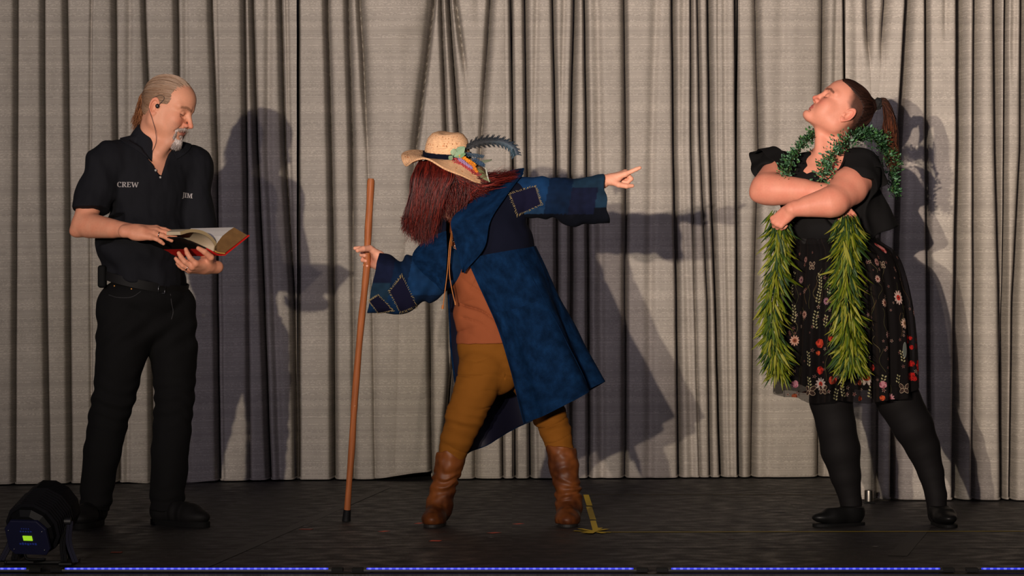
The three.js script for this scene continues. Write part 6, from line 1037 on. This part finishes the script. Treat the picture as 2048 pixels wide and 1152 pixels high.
  add(wo, 'tights', mergeGeometries([meshF(tg, 0.006), meshF(tg2, 0.006)]), tights, 'black tights');
  const sm = mat(lin(0.006, 0.006, 0.006), 0.42, { specularIntensity: 0.35 }), so = mat(lin(0.004, 0.004, 0.004), 0.7, { specularIntensity: 0.3 });
  for (const [px, z, dir, L] of [[1724, 0.02, [-0.9, 0, 0.43], 0.23], [1872, -0.05, [0.12, 0, 1], 0.235]]) {
    const o = P(px, 1049, z), F2 = frame([o[0], 0.008, z], dir, [0, 1, 0], 1), s = sub(wo, 'shoe', 'black leather flat shoe');
    add(s, 'upper', toFrame(shoeGeo({ len: L, w: 0.043, top: 0.07, toeH: 0.026 }), F2), sm);
    add(s, 'sole', toFrame(soleGeo(L, 0.043, 0.009), frame([o[0], 0, z], dir, [0, 1, 0], 1)), so);
  }
  // ---------------------------------------------------------------- garlands
  const leafGeo = (L, w, bend) => { const S = new Soup(), n = 4; for (let i = 0; i <= n; i++) { const t = i / n, ww = w * Math.sin(Math.PI * Math.min(0.98, t * 0.86 + 0.1)) * (1 - 0.15 * t), y = bend * t * t * L; S.v([t * L, y + 0.0012, -ww / 2], [0, 0.9, -0.4]); S.v([t * L, y - ww * 0.12, 0], [0, 1, 0]); S.v([t * L, y + 0.0012, ww / 2], [0, 0.9, 0.4]); if (i) { const a = (i - 1) * 3, b = i * 3; S.i.push(a, a + 1, b, a + 1, b + 1, b, a + 1, a + 2, b + 1, a + 2, b + 2, b + 1); } } const g = S.geo(false); g.userData.local = true; return g; };
  const leafM = (r0, g0, b0, rough = 0.5) => mat(new THREE.Color().setRGB(...rgb(r0, g0, b0)), rough, { side: THREE.DoubleSide, transmission: 0, specularIntensity: 0.5 });
  const placeLeaf = (m, p, d, up) => { const x = vnorm(d), z = vnorm(vcross(x, up)), y = vcross(z, x); m.matrixAutoUpdate = true; m.quaternion.setFromRotationMatrix(new THREE.Matrix4().makeBasis(new THREE.Vector3(...x), new THREE.Vector3(...y), new THREE.Vector3(...z))); m.position.set(...p); };
  function garland(name, label, paths, leaves, mats, count, spec) {
    const c0 = paths[0][Math.floor(paths[0].length / 2)], t = thing(name, label, 'garland', [c0[0], c0[1], c0[2]]);
    const st = new Soup(); for (const p of paths) st.tube(cmCurve(p, 40), 0.0028, 5); add(t, 'stem', st.geo(false), leafM(60, 74, 34));
    const curves = paths.map(p => cmCurve(p, 80)), tot = curves.reduce((a, c) => a + c.length, 0), rest = leaves.map(() => []), cand = [];
    for (let i = 0; i < count; i++) {
      let q = Math.floor(rnd() * tot), k = 0; while (q >= curves[k].length) { q -= curves[k].length; k++; }
      const c = curves[k], a = c[q], tan = vnorm(vsub(c[Math.min(q + 1, c.length - 1)], c[Math.max(q - 1, 0)]));
      const L = spec(a, tan, q / c.length, k); cand.push(L);
    }
    cand.sort((a, b) => b.p[2] - a.p[2]);
    cand.forEach((L, i) => {
      const gi = L.g % leaves.length, m = new THREE.Mesh(leaves[gi], mats[L.m % mats.length]); placeLeaf(m, vsub(L.p, c0), L.d, L.up); m.scale.setScalar(L.s);
      if (i < 300) { m.name = 'leaf'; t.add(m); } else { m.updateMatrix(); const g = leaves[gi].clone(); g.applyMatrix4(m.matrix); rest[gi].push([g, L.m % mats.length]); }
    });
    const by = mats.map(() => []); for (const rs of rest) for (const [g, mi] of rs) by[mi].push(g);
    by.forEach((gs, i) => { if (!gs.length) return; const m = new THREE.Mesh(mergeGeometries(gs), mats[i]); m.name = 'foliage'; m.userData.kind = 'stuff'; t.add(m); });
    return t;
  }
  reseed(909);
  const box = [0.013, 0.016, 0.011].map((L, i) => leafGeo(L, L * 0.62, 0.15 + 0.1 * i)), boxM = [leafM(44, 78, 46), leafM(58, 98, 62), leafM(34, 62, 40), leafM(92, 128, 100), leafM(70, 112, 58)];
  const paths = [
    [P(1578, 352, 0.13), P(1582, 325, 0.14), P(1598, 300, 0.11), P(1615, 282, 0.06), P(1630, 272, 0.0), P(1668, 268, -0.08), P(1705, 268, -0.03), P(1712, 276, 0.05), P(1690, 285, 0.11), P(1668, 305, 0.14), P(1652, 330, 0.17), P(1645, 356, 0.18)],
    [P(1712, 272, 0.06), P(1735, 270, 0.07), P(1758, 288, 0.05), P(1775, 315, 0.02), P(1782, 345, 0.0), P(1786, 385, -0.02)]];
  const out = (p) => { const c = P(1665, 330, 0); return vnorm([p[0] - c[0], (p[1] - c[1]) * 0.6, p[2] - c[2] + 0.05]); };
  const sprigs = [];
  garland('leaf_garland', 'dark green garland of small round leaves around the neck of the woman', paths, box, boxM, 3800, (a, tan, t, k) => {
    const o = out(a), j = [rr(-1, 1), rr(-1, 1), rr(-1, 1)], dir = vnorm(vadd(vscale(o, 0.5), j, 0.9)), cl = 0.45 + 1.5 * Math.max(0, noise(a[0] * 22, a[1] * 22, a[2] * 14) + 0.35), R = rr(0.002, 0.048) * cl * (k ? 0.8 : 1) * (k && t > 0.8 ? 0.6 : 1), p = vadd(a, dir, R);
    return { p, d: vnorm(vadd(dir, [rr(-0.8, 0.8), rr(-0.4, 0.9), rr(-0.8, 0.8)], 0.9)), up: vnorm(vadd(o, [rr(-0.7, 0.7), rr(-0.2, 0.9), rr(-0.7, 0.7)], 0.8)), s: rr(0.55, 1.1), g: Math.floor(rr(0, 3)), m: Math.floor(rr(0, 5)) };
  });
  const bam = [0.085, 0.07, 0.1].map((L, i) => leafGeo(L, 0.0092 + 0.001 * i, -0.16 + 0.16 * i)), bamM = [leafM(84, 96, 14), leafM(58, 78, 20), leafM(100, 106, 20), leafM(38, 60, 26), leafM(124, 124, 44)];
  const strand = (label, path, wid, cnt) => garland('bamboo_leaf_strand', label, [path], bam, bamM, cnt, (a, tan, t) => {
    const ang = rr(-1.9, 1.9), sd = Math.sin(ang), fr = Math.cos(ang), R = rr(0.0, 0.028) * wid, p = [a[0] + sd * R, a[1] + rr(-0.01, 0.015), a[2] + Math.abs(fr) * R * 0.8], sw = rr(0.25, 1.0);
    return { p, d: vnorm([sd * 0.8 * sw + rr(-0.35, 0.35), -1 + (rnd() < 0.2 ? 0.7 : 0.35) * rnd() * sw, 0.38 * Math.abs(fr) * sw + rr(-0.1, 0.3)]), up: vnorm([sd * 0.6 + rr(-0.6, 0.6), 0.4, 0.9]), s: rr(0.6, 1.1) * (t > 0.92 ? 0.8 : 1), g: Math.floor(rr(0, 3)), m: t < 0.1 && rnd() < 0.6 ? 3 : Math.floor(rr(0, 5)) };
  });
  strand('green bamboo leaf strand hanging below the clenched hand of the woman', [P(1556, 425, 0.17), P(1558, 470, 0.2), P(1552, 540, 0.22), P(1545, 620, 0.23), P(1546, 690, 0.24), P(1556, 745, 0.25)], 1.1, 760);
  strand('wide green bamboo leaf strand hanging down the middle of the flowered skirt', [P(1692, 432, 0.2), P(1694, 480, 0.25), P(1692, 550, 0.28), P(1694, 630, 0.3), P(1700, 690, 0.31), P(1702, 735, 0.32)], 1.55, 980);
}
// ---------------------------------------------------------------- floor can light at the stage edge
{
  const c = P(78, 1044, 1.68), t = thing('stage_light', 'black can shaped stage light with lit green display standing on the floor', 'stage light', [c[0], 0, c[2]]);
  const a = vnorm([0.3, 0.42, -0.86]), F = frame(c, a, [0, 1, 0], 1);            // x = beam direction, away from the audience
  const blk = mat(lin(0.004, 0.004, 0.005), 0.55, { specularIntensity: 0.4 }), edge = mat(lin(0.008, 0.008, 0.011), 0.5, { metalness: 0.3 });
  const ring = (prof, n, rot = 0) => { const S = new Soup(); for (let j = 0; j < prof.length; j++) for (let i = 0; i <= n; i++) { const th = i / n * 6.28319 + rot; S.v(F.w([prof[j][0], Math.sin(th) * prof[j][1], Math.cos(th) * prof[j][1]]), [0, 1, 0], i / n, j); } for (let j = 0; j < prof.length - 1; j++) for (let i = 0; i < n; i++) { const p = j * (n + 1) + i, q = p + 1, r = p + n + 1, s = r + 1; S.i.push(p, q, r, q, s, r); } const g = S.geo(false).toNonIndexed(); g.computeVertexNormals(); return g; };
  add(t, 'housing', ring([[-0.085, 0.0], [-0.085, 0.07], [-0.07, 0.09], [0.1, 0.1], [0.13, 0.1], [0.13, 0.09], [0.125, 0.085], [0.12, 0.0]], 12, 0.26), blk);
  for (let k = 0; k < 9; k++) add(t, 'cooling_fin', ring([[-0.05 + k * 0.014, 0.09], [-0.05 + k * 0.014, 0.104], [-0.046 + k * 0.014, 0.104], [-0.046 + k * 0.014, 0.09]], 12, 0.26), edge);
  add(t, 'lens', ring([[0.122, 0.084], [0.128, 0.05], [0.13, 0.0]], 24), mat(lin(0.02, 0.02, 0.03), 0.1));
  // rear panel with display and buttons, facing the audience
  const pn = [[-0.078, -0.05], [-0.06, -0.068], [0.06, -0.068], [0.078, -0.045], [0.078, 0.03], [0.05, 0.06], [-0.05, 0.06], [-0.078, 0.03]];
  const Q = frame(F.w([-0.09, -0.004, 0]), vscale(a, -1), [0, 1, 0], 1);
  const sh = new THREE.Shape(pn.map(p => new THREE.Vector2(...p))), pg = new THREE.ExtrudeGeometry(sh, { depth: 0.008, bevelEnabled: true, bevelSize: 0.003, bevelThickness: 0.003, bevelSegments: 2 });
  const pl = (g, off = 0) => { const p = g.attributes.position; for (let i = 0; i < p.count; i++) p.setXYZ(i, ...Q.w([p.getZ(i) + off, p.getY(i), -p.getX(i)])); if (g.index) { const ix = g.index.array; for (let i = 0; i < ix.length; i += 3) { const q = ix[i + 1]; ix[i + 1] = ix[i + 2]; ix[i + 2] = q; } } else for (const k of ['position', 'uv', 'normal']) { const at = g.attributes[k], w = at.itemSize, A = at.array; for (let i = 0; i < at.count; i += 3) for (let j = 0; j < w; j++) { const q = A[(i + 1) * w + j]; A[(i + 1) * w + j] = A[(i + 2) * w + j]; A[(i + 2) * w + j] = q; } } g.computeVertexNormals(); return g; };
  add(t, 'rear_panel', pl(pg), mat(lin(0.004, 0.005, 0.03), 0.6));
  const lime = new THREE.MeshStandardMaterial({ color: 0x203008, emissive: new THREE.Color(0.42, 0.82, 0.02), emissiveIntensity: 0.85 });
  add(t, 'display', pl(new RoundedBoxGeometry(0.036, 0.019, 0.003, 1, 0.001).translate(0.004, -0.004, 0), 0.0125), lime, 'lit yellow green display');
  const ink = mat(lin(0.02, 0.05, 0.4), 0.6);
  for (let k = 0; k < 5; k++) add(t, 'button', pl(new RoundedBoxGeometry(0.006, 0.005, 0.002, 1, 0.0008).translate(-0.018 + k * 0.01, 0.022, 0), 0.0115), ink);
  for (let k = 0; k < 4; k++) add(t, 'button', pl(new RoundedBoxGeometry(0.004, 0.004, 0.002, 1, 0.0008).translate(-0.012 + k * 0.009, 0.033, 0), 0.0115), ink);
  reseed(3); for (let k = 0; k < 7; k++) add(t, 'label_mark', pl(new THREE.BoxGeometry(0.007, rr(0.005, 0.01), 0.001).translate(-0.03 + k * 0.01, -0.028 + rr(-0.002, 0.002), 0), 0.0112), ink);
  for (const [x, y] of [[-0.066, 0.024], [0.066, 0.024], [-0.06, -0.05], [0.06, -0.05]]) add(t, 'screw', ballGeo(Q.w([0.012, y, -x]), 0.003), mat(lin(0.3, 0.3, 0.32), 0.3, { metalness: 1 }));
  // double yoke: a pair of bowed legs on each side and cross feet
  const pale = mat(lin(0.05, 0.05, 0.08), 0.4, { metalness: 0.7 });
  for (const sd of [-1, 1]) {
    const piv = F.w([0.02, -0.005, -sd * 0.112]);
    const knob = new THREE.CylinderGeometry(0.016, 0.016, 0.03, 10); knob.rotateZ(Math.PI / 2); knob.translate(piv[0] + sd * 0.012, piv[1], piv[2]); add(t, 'yoke_knob', knob, edge);
    add(t, 'knob_handle', (() => { const S = new Soup(); S.tube([[piv[0] + sd * 0.026, piv[1], piv[2]], [piv[0] + sd * 0.032, piv[1] + 0.022, piv[2] + 0.004]], 0.005, 6); return S.geo(false); })(), edge);
    for (const [dx, dz, m] of [[sd * 0.012, 0.06, blk], [sd * -0.03, 0.075, pale], [sd * 0.01, -0.1, blk]]) {
      const ft = [piv[0] + dx, 0.012, piv[2] + dz], md = vadd(vmix(piv, ft, 0.55), [sd * 0.014, 0.004, 0]), S = new Soup(), pts = cmCurve([piv, md, ft], 12);
      for (const o of [-0.008, -0.003, 0.003, 0.008]) S.tube(pts.map(p => [p[0] + o, p[1], p[2]]), 0.004, 4); add(t, 'yoke_leg', S.geo(false), m);
    }
    add(t, 'foot_bar', new RoundedBoxGeometry(0.05, 0.012, 0.2, 2, 0.004).translate(piv[0] + sd * 0.005, 0.006, piv[2] - 0.015), blk);
  }
  add(t, 'cross_bar', new RoundedBoxGeometry(0.2, 0.012, 0.035, 2, 0.004).translate(c[0] - 0.01, 0.0065, c[2] + 0.02), blk);
  const cb = new Soup(); cb.tube(cmCurve([F.w([-0.08, -0.05, -0.03]), vadd(F.w([-0.1, -0.09, -0.03]), [0.01, 0, 0.01]), [c[0] + 0.03, 0.02, c[2] + 0.06], [c[0] - 0.02, 0.006, c[2] + 0.03], [c[0] - 0.12, 0.006, c[2] - 0.02], [c[0] - 0.4, 0.006, c[2] + 0.02]], 40), 0.0045, 7); add(t, 'cable', cb.geo(false), blk);
}
scene.traverse(o => { if (o.isMesh) { o.castShadow = true; o.receiveShadow = true; } });
renderer.render(scene, camera);
